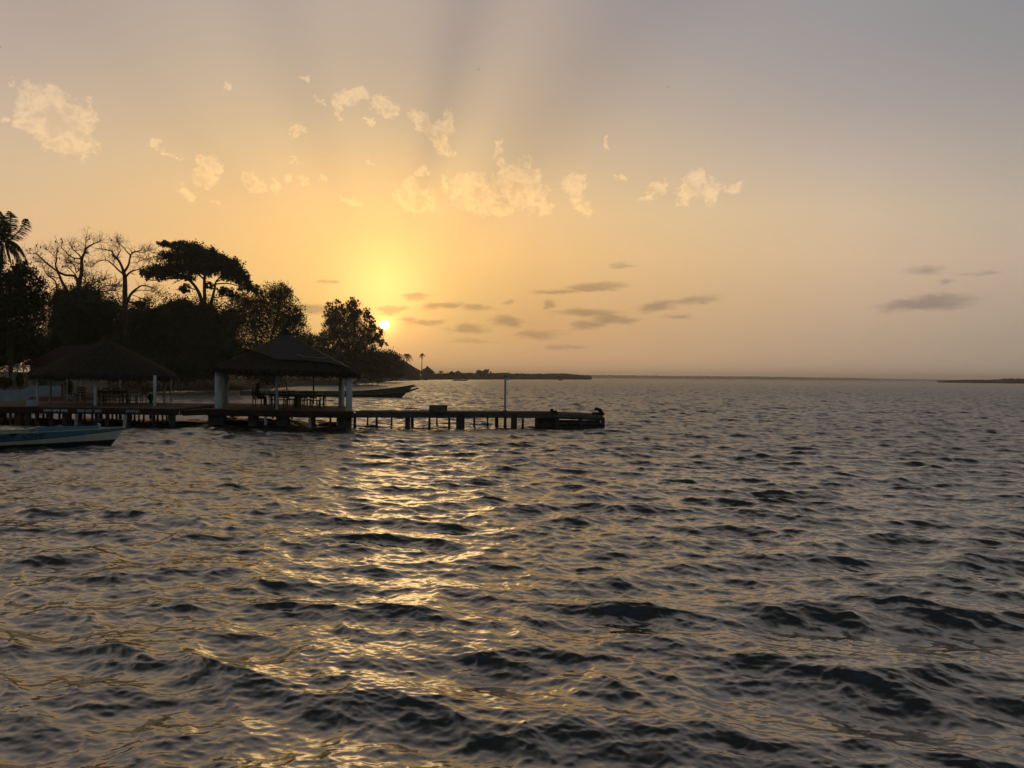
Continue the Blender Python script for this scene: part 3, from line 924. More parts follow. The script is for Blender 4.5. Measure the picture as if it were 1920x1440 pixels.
leafy('bush', 'small thin twigged bush between the ragged tree and the feathery tree', [(602, 632, 12, 11), (590, 640, 14, 10), (612, 640, 10, 10), (578, 632, 12, 10)], 236, 598, [[(598, 690), (598, 650), (602, 628)], [(598, 680), (585, 645), (578, 628)]], 'leaf_b', 120, 2600, .5, sig=.2, tw_n=8, trunk_r=.16, group='bushes along the bank', cat='bush')
bushes = [
    ('dark rounded bush behind the right pavilion roof', [(590, 668, 44, 26), (560, 650, 30, 24), (620, 675, 36, 24), (570, 690, 50, 22)], 228, 590),
    ('dense dark bush under the feathery tree', [(655, 675, 42, 24), (690, 680, 34, 24), (640, 690, 46, 20), (705, 668, 18, 12)], 246, 665),
    ('smooth dome shaped bush right of the feathery tree', [(720, 680, 30, 19), (736, 689, 20, 18), (708, 694, 28, 20), (747, 699, 9, 9), (728, 674, 20, 11)], 330, 725),
    ('dark thicket behind the gap between the pavilions', [(420, 660, 40, 40), (460, 680, 50, 36), (390, 690, 46, 30), (500, 690, 40, 34)], 140, 430),
    ('dark thicket behind the left pavilion roof', [(215, 690, 46, 34), (265, 680, 46, 36), (310, 690, 44, 34), (350, 690, 40, 34)], 118, 280),
    ('dark hanging bush above the left bank', [(20, 660, 40, 34), (75, 655, 40, 36), (110, 640, 26, 30), (-20, 670, 40, 34)], 88, 45),
]
for lb, cl, Y, px in bushes:
    leafy('bush', lb, cl, Y, px, [], 'leaf_a' if Y < 150 else 'leaf_b', 460, 16000, .3 * Y / 130, group='bushes along the bank', solid=.7, sig=.18, cat='bush')


# --- palms
def frond(mb, pts, ll, n=34, droop=.6, w=.05):
    """feather leaf: rachis through pts with drooping leaflets"""
    S = []
    N = len(pts)
    for i in range(N - 1):
        p0 = pts[max(0, i - 1)]; p1 = pts[i]; p2 = pts[i + 1]; p3 = pts[min(N - 1, i + 2)]
        for k in range(5):
            u = k / 5
            S.append(.5 * ((2 * p1) + (p2 - p0) * u + (2 * p0 - 5 * p1 + 4 * p2 - p3) * u * u + (3 * p1 - p0 - 3 * p2 + p3) * u ** 3))
    S.append(pts[-1])
    mb.tube(S, [w * (1 - .75 * i / len(S)) for i in range(len(S))], 4)
    for i in range(n):
        q = .12 + .88 * i / n
        f_ = q * (len(S) - 1); k = min(len(S) - 2, int(f_))
        p = S[k].lerp(S[k + 1], f_ - k); ax = (S[k + 1] - S[k]).normalized()
        side = ax.cross(Vector((0, 0, 1)))
        if side.length < .1: side = Vector((1, 0, 0))
        side.normalize()
        L = ll * (math.sin(math.pi * min(1, .12 + q * .9)) * .8 + .25) * rnd.uniform(.8, 1.1)
        for sg in (-1, 1):
            d = (side * sg * .75 + ax * .65 + Vector((0, 0, -droop * rnd.uniform(.4, 1.2)))).normalized()
            e = p + d * L * .6 + Vector((0, 0, -.02 * L)); e2 = p + d * L + Vector((0, 0, -.28 * L * droop))
            wv = ax * w * .55
            mb.add([p - wv, p + wv, e + wv, e - wv, e2], [(0, 1, 2, 3), (3, 2, 4)])


Yp = 84
rp = thing('palm_tree', 'tall coconut palm cut by the left edge of the view', 'palm', tuple(at(3, hor(3), Yp) * Vector.Fill(3, 1)) if False else (at(3, hor(3), Yp).x, Yp, 1.0), 'palm trees')
mb = MB()
limb(mb, [(-14, 720), (-10, 640), (-2, 540), (4, 456)], .22, .15, Yp)
mb.build('trunk', 'bark', rp, True)
hub = (8, 452)
fr = [[hub, (22, 446), (36, 432), (46, 418), (48, 410)], [hub, (16, 436), (19, 420), (20, 404), (18, 396)], [hub, (8, 430), (4, 412), (0, 396)], [hub, (-2, 430), (-10, 408), (-24, 398)], [hub, (20, 452), (32, 458), (42, 470), (52, 492)],
      [hub, (18, 456), (28, 466), (36, 482), (44, 504)], [hub, (12, 462), (18, 478), (22, 500)], [hub, (4, 466), (4, 486), (2, 508)], [hub, (-8, 452), (-24, 456), (-40, 474)], [hub, (-4, 460), (-14, 476), (-20, 500)], [hub, (-6, 442), (-24, 434), (-44, 440)], [hub, (16, 460), (30, 474), (34, 498)], [hub, (4, 438), (-2, 420), (-6, 402)], [hub, (10, 440), (8, 420), (6, 404)], [hub, (22, 454), (40, 468), (54, 500)]]
for i, pl in enumerate(fr):
    dy = rnd.uniform(-1.5, 1.5)
    f_mb = MB()
    frond(f_mb, [at(px, py, Yp + dy * j / 4) for j, (px, py) in enumerate(pl)], .95, 56, .7, .06)
    f_mb.build('frond', 'palm', rp)


def far_palm(label, px, py, py_base, Y, R, lean, nf=16):
    base = at(px + lean, py_base, Y)
    r = thing('palm_tree', label, 'palm', (base.x, base.y, 1.0), 'palm trees')
    mb = MB(); limb(mb, [(px + lean, py_base), (px + lean * .4, (py + py_base) / 2), (px, py)], .28, .2, Y)
    mb.build('trunk', 'bark', r, True)
    c = at(px, py, Y)
    fm = MB()
    for i in range(nf):
        a = 2 * math.pi * i / nf + rnd.uniform(-.2, .2)
        el = rnd.choice((-.5, -.1, .3, .8, 1.2))
        d = Vector((math.cos(a) * math.cos(el), math.sin(a) * math.cos(el), math.sin(el)))
        pts = [c + d * R * q + Vector((0, 0, -R * .75 * q * q)) for q in (0, .33, .66, 1)]
        frond(fm, pts, R * .34, 14, .8, .12)
    fm.build('crown', 'palm', r)


far_palm('ragged palm rising behind the dome shaped bush', 763, 667, 707, 520, 4.2, -1, 20)
far_palm('slim tall palm between two pointed hut roofs', 791.5, 664.5, 704, 560, 2.3, -1.5, 16)
far_palm('low palm with fronds showing right of the pointed hut', 806, 694, 707, 600, 3.0, 0, 10)
far_palm('low palm between the pointed hut and the twin huts', 827, 696.5, 708, 640, 2.6, 0, 10)
far_palm('low palm with short fronds left of the pointed hut', 794.5, 693, 707, 610, 2.4, 0, 8)


# ------------------------------------------------------------------ far shores
def mangrove(name, label, stations, depth, n_leaf, size, material='mangrove', core=True):
    """stations: (px, Y, py_top) ; belt of mangrove along the water"""
    mb = MB()
    cs = []
    for (a, Ya, ta), (b_, Yb_, tb) in zip(stations[:-1], stations[1:]):
        p0 = at(a, hor(a), Ya); p1 = at(b_, hor(b_), Yb_)
        n = max(2, int((p1 - p0).length / (size * 2.5)))
        for i in range(n):
            q = (i + rnd.random() * .8) / n
            px = a + (b_ - a) * q; Y = Ya + (Yb_ - Ya) * q
            top = at(px, ta + (tb - ta) * q, Y).z
            cs.append((px, Y, top))
    pts = []
    for (px, Y, top) in cs:
        p = at(px, hor(px), Y)
        h = top * rnd.uniform(.86, 1.0)
        mb.blob((p.x, p.y + depth * .4, h * .42), (size * 3.0, depth * .45, h * .5), .15, 8, 6)
        k = max(3, int(n_leaf / len(cs)))
        rr = ell(k, .25) * np.array((size * 2.6, depth * .5, h * .5)) + np.array((p.x, p.y + depth * .4, h * .5))
        rr[:, 2] = np.maximum(rr[:, 2], .15)
        pts.append(rr)
    mb.leaves(np.concatenate(pts), size, .6)
    o = mb.build(name, material)
    return tag(o, label, 'mangrove', kind='stuff')


mangrove('mangrove_belt', 'long dark belt of mangrove on the far headland', [(806, 590, 699), (830, 610, 698.6), (870, 660, 698.2), (900, 700, 698), (940, 760, 698), (1000, 840, 699.8), (1030, 880, 699.2), (1058, 915, 698.8), (1075, 935, 701), (1095, 965, 701.8), (1106, 985, 702.6)], 22, 9000, 1.15)
leafy('broadleaf_tree', 'single round tree standing out of the mangrove belt', [(906, 699, 13, 4), (900, 697.5, 7, 3.5), (909, 696.5, 8, 3.5)], 705, 906, [[(906, 707), (906, 697)]], 'mangrove', 60, 1400, 1.0, group='trees on the far headland', trunk_r=.4, solid=.5)
mangrove('mangrove_islet', 'low dark mangrove islet at the right edge of the water', [(1772, 1180, 713.2), (1800, 1140, 712.2), (1830, 1110, 711.4), (1862, 1090, 711.2), (1884, 1080, 710.0), (1894, 1075, 708.8), (1918, 1070, 708.8), (1960, 1060, 709), (2060, 1050, 709), (2200, 1040, 709)], 25, 6000, 1.2)
mangrove('far_treeline', 'pale hazy tree line along the horizon', [(880, 3300, 700.5), (1000, 3400, 701.8), (1112, 3500, 702.2), (1200, 3600, 703.2), (1300, 3700, 704.2), (1400, 3800, 705), (1500, 4000, 706.4), (1580, 4300, 707.6), (1640, 4800, 709.4), (1720, 5400, 710.6), (1790, 6000, 711.6), (1900, 6500, 713), (2100, 6800, 715.0)], 90, 9000, 6.5, 'farleaf')

# huts on the far shore
def hut(label, px, Y, apex_y, eave_y, rx, spike, body=True, off=0):
    c = at(px, hor(px), Y)
    k = Y / F
    r = thing('thatched_hut', label, 'hut', (c.x, c.y, .8), 'thatched huts on the far shore')
    za = at(px, apex_y, Y).z; ze = at(px, eave_y, Y).z; R = rx * k
    mb = MB()
    prof = [(R, ze), (R * .98, ze + .25), (R * .72, ze + (za - ze) * .26), (R * .45, ze + (za - ze) * .50), (R * .2, ze + (za - ze) * .74), (R * .07 + .05, ze + (za - ze) * .86), (.12, za)]
    mb.lathe((c.x, c.y, 0), prof, 20)
    mb.build('roof', 'thatch', r, True)
    if body:
        wb = MB(); wb.lathe((c.x, c.y, 0), [(R * .78, .2), (R * .78, ze + .3)], 16); wb.build('wall', 'concrete', r)
        for i in range(7):
            pb = MB(); a = -2.8 + i * .45
            pb.tube([(c.x + R * .9 * math.cos(a), c.y + R * .9 * math.sin(a), .2), (c.x + R * .9 * math.cos(a), c.y + R * .9 * math.sin(a), ze + .3)], .12, 5)
            pb.build('post', 'bark', r)
    return r


hut('large broad thatched hut roof sloping down right of the dome shaped bush', 757, 500, 674, 700, 40, False)
hut('tall pointed thatched hut right of the slim palm', 801.5, 585, 685.5, 699, 15, True)
hut('small pointed hut, the nearer to the slim palm of the twin huts', 846.7, 650, 695.2, 699.4, 6.5, True)
hut('small pointed hut above the canopied boat', 858.8, 655, 694.4, 699.6, 8, True)

# ------------------------------------------------------------------ piers
DZ = .92            # deck height above the water (left boardwalk)


def deck_slab(name, poly, z0, z1, material, parent):
    mb = MB(); mb.prism(poly, z0, z1); return mb.build(name, material, parent)


def xy(v): return (v.x, v.y)


def on_line(px, a, b_):
    """point of the segment a-b (xy) seen at photo column px"""
    d = ray(px, hor(px)); k = d.x / d.y
    # a + t(b-a): x = k*y
    t_ = (k * a[1] - a[0]) / ((b_[0] - a[0]) - k * (b_[1] - a[1]))
    return (a[0] + t_ * (b_[0] - a[0]), a[1] + t_ * (b_[1] - a[1]))


def pile(root, px, wpx, a, b_, back=0.15, square=False, ztop=DZ - .12, name='pile', material='pile', lean=0.0):
    x, y = on_line(px, a, b_)
    y += back; x += back * (x / y)
    w = wpx * y / F
    mb = MB()
    if square:
        mb.box((x, y, (ztop - 1.2) / 2), (w, min(w, .5), ztop + 1.2), 0, 0, .94, .02)
    else:
        mb.tube([(x + lean, y, -1.2), (x, y, ztop)], [w * .55, w * .5], 8)
        mb.lathe((x + lean * .5, y, -.15), [(w * .56, 0), (w * .66, .08), (w * .6, .3), (w * .52, .38)], 8)
    return mb.build(name, material, root, not square)


def fascia(name, a, b_, z0, z1, th, material, root):
    a = Vector((*a, 0)); b_ = Vector((*b_, 0)); d = (b_ - a); L = d.length; rz = math.atan2(d.y, d.x)
    n = Vector((d.y, -d.x, 0)).normalized()
    c = (a + b_) / 2 + n * (th / 2 + .003)
    mb = MB(); mb.box((c.x, c.y, (z0 + z1) / 2), (L, th, z1 - z0), rz, 0, 1, .012)
    return mb.build(name, material, root)


# --- boardwalk of the left pavilion
A0 = xy(on(-260, 758.5, DZ)); A1 = xy(on(0, 760.5, DZ)); A2 = xy(on(336, 766.3, DZ)); 
B1 = (A2[0] - .5, A2[1] + 7.6); B0 = (A0[0] - .5, A0[1] + 7.6)
bw = thing('boardwalk', 'wide red edged boardwalk on many piles under the left pavilion', 'boardwalk', (A1[0], A1[1], 0))
deck_slab('deck', [A0, A2, B1, B0], DZ - .1, DZ, 'deck', bw)
front_beam = fascia('edge_beam', A0, A2, DZ - .33, DZ - .03, .07, 'redbeam', bw)
fascia('edge_beam', (A2[0] + .004, A2[1]), (B1[0] + .004, B1[1]), DZ - .33, DZ - .03, .07, 'redbeam', bw)
for px, w in ((-60, 10), (-25, 8), (-4, 10), (20, 4.4), (36, 12.5), (53, 9), (70, 7), (96.5, 7), (123, 9), (151, 8), (181, 6.5), (202, 7.5), (242, 6.5), (289, 5.5), (323.5, 10)):
    pile(bw, px, w, A0, A2, .25, w > 8.5)
for px, w in ((143.5, 5.2), (235, 6.5)):
    pile(bw, px, w, A0, A2, -.02, False, DZ - .33, 'pile', 'greycol')
A0m = (A0[0], A0[1] + 2.6); A2m = (A2[0], A2[1] + 2.6)
for px, w in ((10, 5), (82, 4), (112, 4), (133, 4), (159, 4), (173.5, 4), (191, 3.6), (211, 4), (219, 4), (253, 3.4), (261, 3), (270, 3.4), (296, 4), (305, 3.4), (313, 3.2)):
    pile(bw, px, w, A0m, A2m, 0)
A0b = (A0[0], A0[1] + 6.8); A2b = (A2[0], A2[1] + 6.8)
for px, w in ((-30, 5), (5, 5), (45, 5), (90, 5), (128, 5), (150, 5), (188, 5), (226, 5), (246, 4), (283, 5), (318, 5)):
    pile(bw, px, w, A0b, A2b, 0)
# brush lettering on the beam, too worn to read
def scrawl(px0, px1, zc, hgt, material):
    p0 = Vector((*on_line(px0, A0, A2), 0)); p1 = Vector((*on_line(px1, A0, A2), 0))
    d = p1 - p0; L = d.length; d.normalize(); nrm = Vector((d.y, -d.x, 0)) * .081
    mb = MB()
    n = 6
    for i in range(n):
        s0 = L * (i + .12) / n; w = L / n * .7
        kind = rnd.randint(0, 3)
        def st(x0, z0, x1, z1):
            a = p0 + d * (s0 + w * x0) + nrm; b_ = p0 + d * (s0 + w * x1) + nrm
            a = Vector((a.x, a.y, zc + hgt * z0)); b_ = Vector((b_.x, b_.y, zc + hgt * z1))
            mb.tube([a, b_], .013, 4)
        st(0, -.5, 0, .5)
        if kind in (0, 1): st(0, .5, 1, .5)
        if kind in (1, 2): st(0, 0, 1, 0)
        if kind in (0, 2): st(1, -.5, 1, .5)
        if kind == 3: st(0, -.5, 1, .5); st(1, -.5, 1, .5)
    return mb


for a, b_ in ((84, 98), (101, 114), (117, 129), (147, 161), (163, 175), (179, 192)):
    scrawl(a, b_, DZ - .17, .12, 'letterw').build('lettering', 'letterw', front_beam)
scrawl(238, 263, DZ - .16, .13, 'letterw').build('lettering', 'letterw', front_beam)

DZ = .85
# --- walkway between the two pavilions, platform of the right pavilion, outer pier: one jetty
FL = xy(on(393, 767.2, DZ)); FR = xy(on(661, 771.6, DZ)); BR = xy(on(648, 762.0, DZ)); BL = xy(on(424, 755.5, DZ))
P2 = xy(on(1047, 772.6, DZ))
jt = thing('jetty', 'long timber jetty carrying the right pavilion out over the water', 'jetty', (FR[0], FR[1], 0))
W0 = (A2[0] + .09, A2[1] + .2); W1 = (FL[0] - .01, FL[1] + .3)
deck_slab('deck', [W0, W1, (W1[0], W1[1] + 1.7), (W0[0], W0[1] + 1.7)], DZ - .1, DZ - .004, 'deck', jt)
fascia('edge_beam', W0, W1, DZ - .30, DZ - .03, .07, 'redbeam', jt)
deck_slab('deck', [FL, FR, BR, BL], DZ - .12, DZ, 'deck', jt)
fascia('edge_beam', FL, FR, DZ - .34, DZ - .02, .08, 'redbeam', jt)
fascia('edge_beam', (FR[0] + .004, FR[1]), BR, DZ - .34, DZ - .02, .08, 'beam', jt)
fascia('edge_beam', BL, (FL[0] - .004, FL[1]), DZ - .34, DZ - .02, .08, 'redbeam', jt)
Q0 = (FR[0] + .09, FR[1] + .35)
deck_slab('deck', [Q0, P2, (P2[0], P2[1] + 1.6), (Q0[0], Q0[1] + 1.6)], DZ - .1, DZ - .004, 'deck', jt)
fascia('edge_beam', Q0, P2, DZ - .32, DZ - .03, .08, 'beam', jt)
fascia('edge_beam', (P2[0], P2[1] + 1.6), (Q0[0], Q0[1] + 1.6), DZ - .32, DZ - .03, .08, 'beam', jt)
# masonry blocks and posts under the platform
for px, w, sq in ((408, 31, True), (476, 17, True), (531, 23, True), (588, 8, True), (620, 4, False), (647, 24, True)):
    pile(jt, px, w, FL, FR, .6, sq, DZ - .12, 'pier_block' if w > 10 else 'pile', 'concrete')
for px, w in ((498.5, 5), (581, 5.5)):
    pile(jt, px, w, FL, FR, -.02, False, DZ - .34, 'pile', 'greycol')
for px, w in ((436, 7), (470, 3), (512, 3), (548, 3), (585, 3), (636, 7)):
    pile(jt, px, w, BL, BR, -.3, False, DZ - .12)
for px, w, bk, sq in ((666, 5, .05, False), (707, 4, .1, False), (765, 9, .1, True), (773.5, 5, 1.2, False), (806, 4, .1, False), (843, 4, .1, False), (864, 16, .1, True), (932, 7, 1.0, True), (948, 5, .2, False), (964.5, 12, .05, True), (981, 4, .1, False), (1022, 38, .5, True)):
    pile(jt, px, w, Q0, P2, bk, sq, DZ - (.1 if px != 932 else .1))
for px, w in ((690, 3), (735, 3), (820, 3), (890, 3.4), (915, 3)):
    pile(jt, px, w, (Q0[0], Q0[1] + 1.4), (P2[0], P2[1] + 1.4), 0)
# the cross timber hanging below the deck on the outer run
# --- landing stage at the outer end
S0 = xy(on(1045, 804, 0.0)); S1 = xy(on(1130, 803, 0.0))
ls = thing('landing_stage', 'dark low landing stage at the outer end of the jetty', 'landing stage', (S0[0], S0[1], 0))
zL, zR = .74, .62
def stage_pt(u, v, z): return (S0[0] + (S1[0] - S0[0]) * u + .02 * v, S0[1] + (S1[1] - S0[1]) * u + v * 2.4, z)
mb = MB()
n = 11
for i in range(n):   # deck boards running along the stage, tilted
    v0 = i / n + .006; v1 = (i + 1) / n - .006
    dz = rnd.uniform(-.008, .012)
    vs = [stage_pt(.0, v0, zL + dz), stage_pt(1., v0, zR + dz), stage_pt(1., v1, zR + .06 + dz), stage_pt(0, v1, zL + .06 + dz)]
    lo = [(a, b_, c - .05) for a, b_, c in vs]
    mb.add(vs + lo, [(0, 1, 2, 3), (7, 6, 5, 4), (0, 4, 5, 1), (1, 5, 6, 2), (2, 6, 7, 3), (3, 7, 4, 0)])
mb.build('deck', 'deck', ls)
for v in (0, 1):
    mb = MB(); mb.tube([stage_pt(-.02, v, zL - .12), stage_pt(1.02, v, zR - .1)], .1, 4); mb.build('side_beam', 'beam', ls)
    mb = MB(); mb.tube([stage_pt(-.02, v, .26), stage_pt(1.02, v, .20)], .09, 4); mb.build('side_beam', 'pile', ls)
    mb = MB()
    p0 = Vector(stage_pt(.0, v, .0)); p1 = Vector(stage_pt(1., v, .0)); mid = (p0 + p1) / 2; dd = p1 - p0
    mb.box((mid.x, mid.y + .06, -.2), (dd.length, .08, .86), math.atan2(dd.y, dd.x)); mb.build('side_board', 'pile', ls)
for u, v in ((.0, 0), (.5, 0), (1., 0), (0, 1), (1, 1)):
    p = stage_pt(u, v, 0)
    mb = MB(); mb.box((p[0], p[1] - .02, -.2), (.2, .2, 1.0 + .9 * (zR if u > .5 else zL)), 0, 0, .95, .02); mb.build('corner_post', 'pile', ls)
# cleats / fenders on the stage
p = on(1035, 773, DZ)
mb = MB(); mb.box((p.x, p.y + .2, DZ + .09), (.16, .2, .19), .1, 0, .9, .02); mb.box((p.x + .12, p.y + .25, DZ + .04), (.3, .1, .08), .1, 0, 1, .01)
o = mb.build('mooring_cleat', 'rubber'); tag(o, 'small dark mooring cleat where the jetty meets the landing stage', 'cleat')
p = Vector(stage_pt(.90, .35, zR + .02))
for k, (dx, dz, rr, lb) in enumerate(((0, .09, .22, 'lowest and widest of the dark tyres on the landing stage corner'), (.08, .33, .14, 'topmost small dark tyre on the landing stage corner'), (.24, .17, .15, 'tilted dark tyre at the outer edge of the landing stage corner'))):
    n = 14; ring = []; tilt = (0, .35, .9)[k]
    for i in range(n + 1):
        a = 2 * math.pi * i / n
        ring.append((p.x + dx + rr * math.cos(a) * math.cos(tilt), p.y + rr * math.sin(a), p.z + dz + rr * math.cos(a) * -math.sin(tilt) * .8))
    mb = MB(); mb.tube(ring, .085, 7, False)
    tag(mb.build('tyre', 'rubber'), lb, 'tyre', 'tyres on the landing stage')

# --- pole and box on the outer pier
p = on(947, 771.2, DZ); 
lp = thing('lamp_post', 'slender pale blue lamp post standing on the outer jetty', 'lamp post', (p.x, p.y, DZ))
zt = at(948, 707.5, p.y).z
mb = MB(); mb.box((p.x, p.y, (DZ + zt) / 2), (.115, .115, zt - DZ), 0, 0, .9, .015); mb.build('pole', 'pole', lp)
mb = MB(); mb.box((p.x, p.y, DZ + .03), (.24, .24, .05), 0, 0, .9, .01); mb.build('base_plate', 'beam', lp)
mb = MB(); mb.box((p.x + .02, p.y, zt + .03), (.16, .16, .07), 0, 0, .7, .01); mb.build('cap', 'beam', lp)
mb = MB(); mb.lathe((p.x + .13, p.y, zt - .08), [(.03, -.07), (.07, -.03), (.075, .05), (.03, .10)], 10, (1, .8)); mb.build('lamp', 'lampglass', lp, True)
p0 = on(803.5, 773, DZ); p1 = on(838, 773.2, DZ)
d = p1 - p0; c = (p0 + p1) / 2
mb = MB(); mb.box((c.x, c.y + .22, DZ + .16), (d.length, .42, .31), math.atan2(d.y, d.x), 0, .985, .02)
mb.box((c.x, c.y + .22, DZ + .335), (d.length + .03, .46, .035), math.atan2(d.y, d.x), 0, 1, .008)
o = mb.build('storage_box', 'box'); tag(o, 'low grey box with flat lid on the outer jetty', 'box')


# ------------------------------------------------------------------ pavilions
def thatch_roof(center, apex_z, corners, eave_z, root, n_side=9, convex=1.0, knob=True, thick=.16, curl=.0, names=('roof', 'eave_fringe', 'roof_knob')):
    """corners: eave corner xy in order; eave_z: list of z per corner"""
    cx, cy = center
    E_ = []
    nC = len(corners)
    for i in range(nC):
        a, b_ = corners[i], corners[(i + 1) % nC]; za, zb_ = eave_z[i], eave_z[(i + 1) % nC]
        for k in range(n_side):
            q = k / n_side
            x = a[0] + (b_[0] - a[0]) * q; y = a[1] + (b_[1] - a[1]) * q
            bulge = math.sin(math.pi * q) * .10
            x += (x - cx) * bulge; y += (y - cy) * bulge
            E_.append((x, y, za + (zb_ - za) * q - math.sin(math.pi * q) * curl))
    n = len(E_)
    levels = [0, .04, .10, .2, .32, .45, .58, .7, .82, .92, 1.0]
    vs = []
    for s in levels:
        for (x, y, z) in E_:
            hgt = (1 - s)
            prof = hgt ** convex + .10 * math.exp(-s / .05) - .10 * math.exp(-1 / .05)
            zz = z + (apex_z - z) * min(1.0, prof if s > 0 else 1.0)
            r_ = max(s, .012)
            wob = 1 + rnd.uniform(-.006, .006)
            vs.append((cx + (x - cx) * r_ * wob, cy + (y - cy) * r_ * wob, zz + rnd.uniform(-.015, .015)))
    fs = []
    m_ = len(levels)
    for a in range(m_ - 1):
        for k in range(n):
            k2 = (k + 1) % n
            fs.append((a * n + k, (a + 1) * n + k, (a + 1) * n + k2, a * n + k2))
    top = list(range(n)); fs.append(tuple(top))
    # underside
    base = len(vs)
    for s in levels[3:]:
        for (x, y, z) in E_:
            hgt = (1 - s)
            vs.append((cx + (x - cx) * s, cy + (y - cy) * s, z + (apex_z - z) * hgt ** convex - thick - .02))
    mu = m_ - 3
    for a in range(mu - 1):
        for k in range(n):
            k2 = (k + 1) % n
            fs.append((base + a * n + k2, base + (a + 1) * n + k2, base + (a + 1) * n + k, base + a * n + k))
    for k in range(n):
        k2 = (k + 1) % n
        fs.append(((m_ - 1) * n + k, base + (mu - 1) * n + k, base + (mu - 1) * n + k2, (m_ - 1) * n + k2))
    mb = MB(); mb.add(vs, fs)
    # loose straw on the roof surface and along the eave
    st = MB()
    for i in range(2600):
        k = rnd.randrange(n); s = rnd.random() ** .6
        a = E_[k]; b_ = E_[(k + 1) % n]; q = rnd.random()
        x = a[0] + (b_[0] - a[0]) * q; y = a[1] + (b_[1] - a[1]) * q; z = a[2] + (b_[2] - a[2]) * q
        s = .06 + .94 * s
        p = Vector((cx + (x - cx) * s, cy + (y - cy) * s, z + (apex_z - z) * (1 - s) ** convex + .015))
        s2 = s + .06
        p2 = Vector((cx + (x - cx) * s2, cy + (y - cy) * s2, z + (apex_z - z) * max(0, 1 - s2) ** convex + .03 - max(0, s2 - 1) * 2.5))
        w = Vector((-(y - cy), x - cx, 0)).normalized() * rnd.uniform(.012, .03)
        mb.add([p - w, p + w, p2 + w * .4, p2 - w * .4], [(0, 1, 2, 3)])
    for i in range(1500):
        k = rnd.randrange(n); a = E_[k]; b_ = E_[(k + 1) % n]; q = rnd.random()
        p = Vector((a[0] + (b_[0] - a[0]) * q, a[1] + (b_[1] - a[1]) * q, a[2] + (b_[2] - a[2]) * q - rnd.uniform(0, .1)))
        out = Vector((p.x - cx, p.y - cy, 0)).normalized()
        e = p + out * rnd.uniform(.0, .12) + Vector((0, 0, -rnd.uniform(.10, .26)))
        w = Vector((-out.y, out.x, 0)) * rnd.uniform(.02, .05)
        st.add([p - w, p + w, e + w * .5, e - w * .5], [(0, 1, 2, 3)])
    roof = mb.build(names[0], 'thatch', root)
    st.build(names[1], 'thatch', roof)
    if knob:
        kb = MB(); kb.lathe((cx, cy, apex_z - .12), [(.34, -.1), (.28, .05), (.2, .22), (.15, .32), (.04, .38)], 12)
        kb.build(names[2], 'thatch', roof, True)
    return E_


# right pavilion
pc = at(536, hor(536), 46.0)
pav = thing('pavilion', 'larger thatched pavilion with thick white columns on the jetty', 'pavilion', (pc.x, pc.y, DZ), 'thatched pavilions')
apex2 = at(536, 625.5, pc.y).z
cFL = at(399, 688.5, FL[1] + .1); cFR = at(668, 699, FR[1] - .1); cBR = at(652, 701.5, BR[1] + .4); cBL = at(414, 697, BL[1] + .4)
crn = [xy(cFL), xy(cFR), xy(cBR), xy(cBL)]; ez = [cFL.z, cFR.z, 2.85, 2.95]
Ev = thatch_roof((pc.x, pc.y), apex2, crn, ez, pav, 10, 1.06, True)
# netting stretched over the upper thatch
mb = MB()
def roof_pt(px, py, lift=.05):
    """where the sight line through px,py meets the roof cone: walk along the ray"""
    d = ray(px, py); best = None
    n = len(Ev)
    for i in range(n):
        a = Vector(Ev[i]); b_ = Vector(Ev[(i + 1) % n]); c = Vector((pc.x, pc.y, apex2))
        nn = (b_ - a).cross(c - a)
        den = nn.dot(d)
        if abs(den) < 1e-9: continue
        t_ = nn.dot(a - CAM) / den
        p = CAM + d * t_
        # barycentric test
        v0, v1, v2 = b_ - a, c - a, p - a
        d00, d01, d11, d20, d21 = v0.dot(v0), v0.dot(v1), v1.dot(v1), v2.dot(v0), v2.dot(v1)
        q = d00 * d11 - d01 * d01
        v = (d11 * d20 - d01 * d21) / q; w = (d00 * d21 - d01 * d20) / q
        if v >= -.02 and w >= -.02 and v + w <= 1.02 and (best is None or t_ < best[0]): best = (t_, p)
    return best[1] if best else None


edge = []
for i in range(61):
    q = i / 60
    pts = [(0, (468, 657)), (.3, (494, 666.5)), (.45, (519, 675.5)), (.7, (575, 678)), (.88, (622, 683.0)), (1.0, (650, 690))]
    for (qa, a), (qb, b_) in zip(pts[:-1], pts[1:]):
        if qa <= q <= qb:
            u = (q - qa) / (qb - qa); edge.append(roof_pt(a[0] + (b_[0] - a[0]) * u, a[1] + (b_[1] - a[1]) * u)); break
edge = [e for e in edge if e is not None]
ap = Vector((pc.x, pc.y, apex2))
# carry the net round the back as well
cen = Vector((pc.x, pc.y, 0))
def ang(p): return math.atan2(p.y - pc.y, p.x - pc.x)
a_s, a_e = ang(edge[0]), ang(edge[-1])
if a_e < a_s: a_e += 2 * math.pi
r_s = (edge[0] - ap).length; 
back_pts = []
nB = 26
for i in range(1, nB):
    q = i / nB
    a = a_e + (2 * math.pi - (a_e - a_s)) * q
    # find the eave point in that direction
    best = min(Ev, key=lambda e: abs((math.atan2(e[1] - pc.y, e[0] - pc.x) - a + math.pi) % (2 * math.pi) - math.pi))
    s_ = .92 + (.52 - .92) * q
    b3 = Vector(best)
    back_pts.append(ap + (b3 - ap) * s_)
ringp = edge + back_pts
lev = [.06, .2, .4, .6, .8, .93, 1.0]
vs = []
for s_ in lev:
    for e in ringp:
        p = ap + (e - ap) * s_
        vs.append((p.x, p.y, p.z + .045 + rnd.uniform(0, .02) - .02 * math.sin(math.pi * s_)))
n = len(ringp)
fs = [(a * n + k, (a + 1) * n + k, (a + 1) * n + (k + 1) % n, a * n + (k + 1) % n) for a in range(len(lev) - 1) for k in range(n)]
mb.add(vs, fs)
net_o = mb.build('roof_net', 'net', pav)
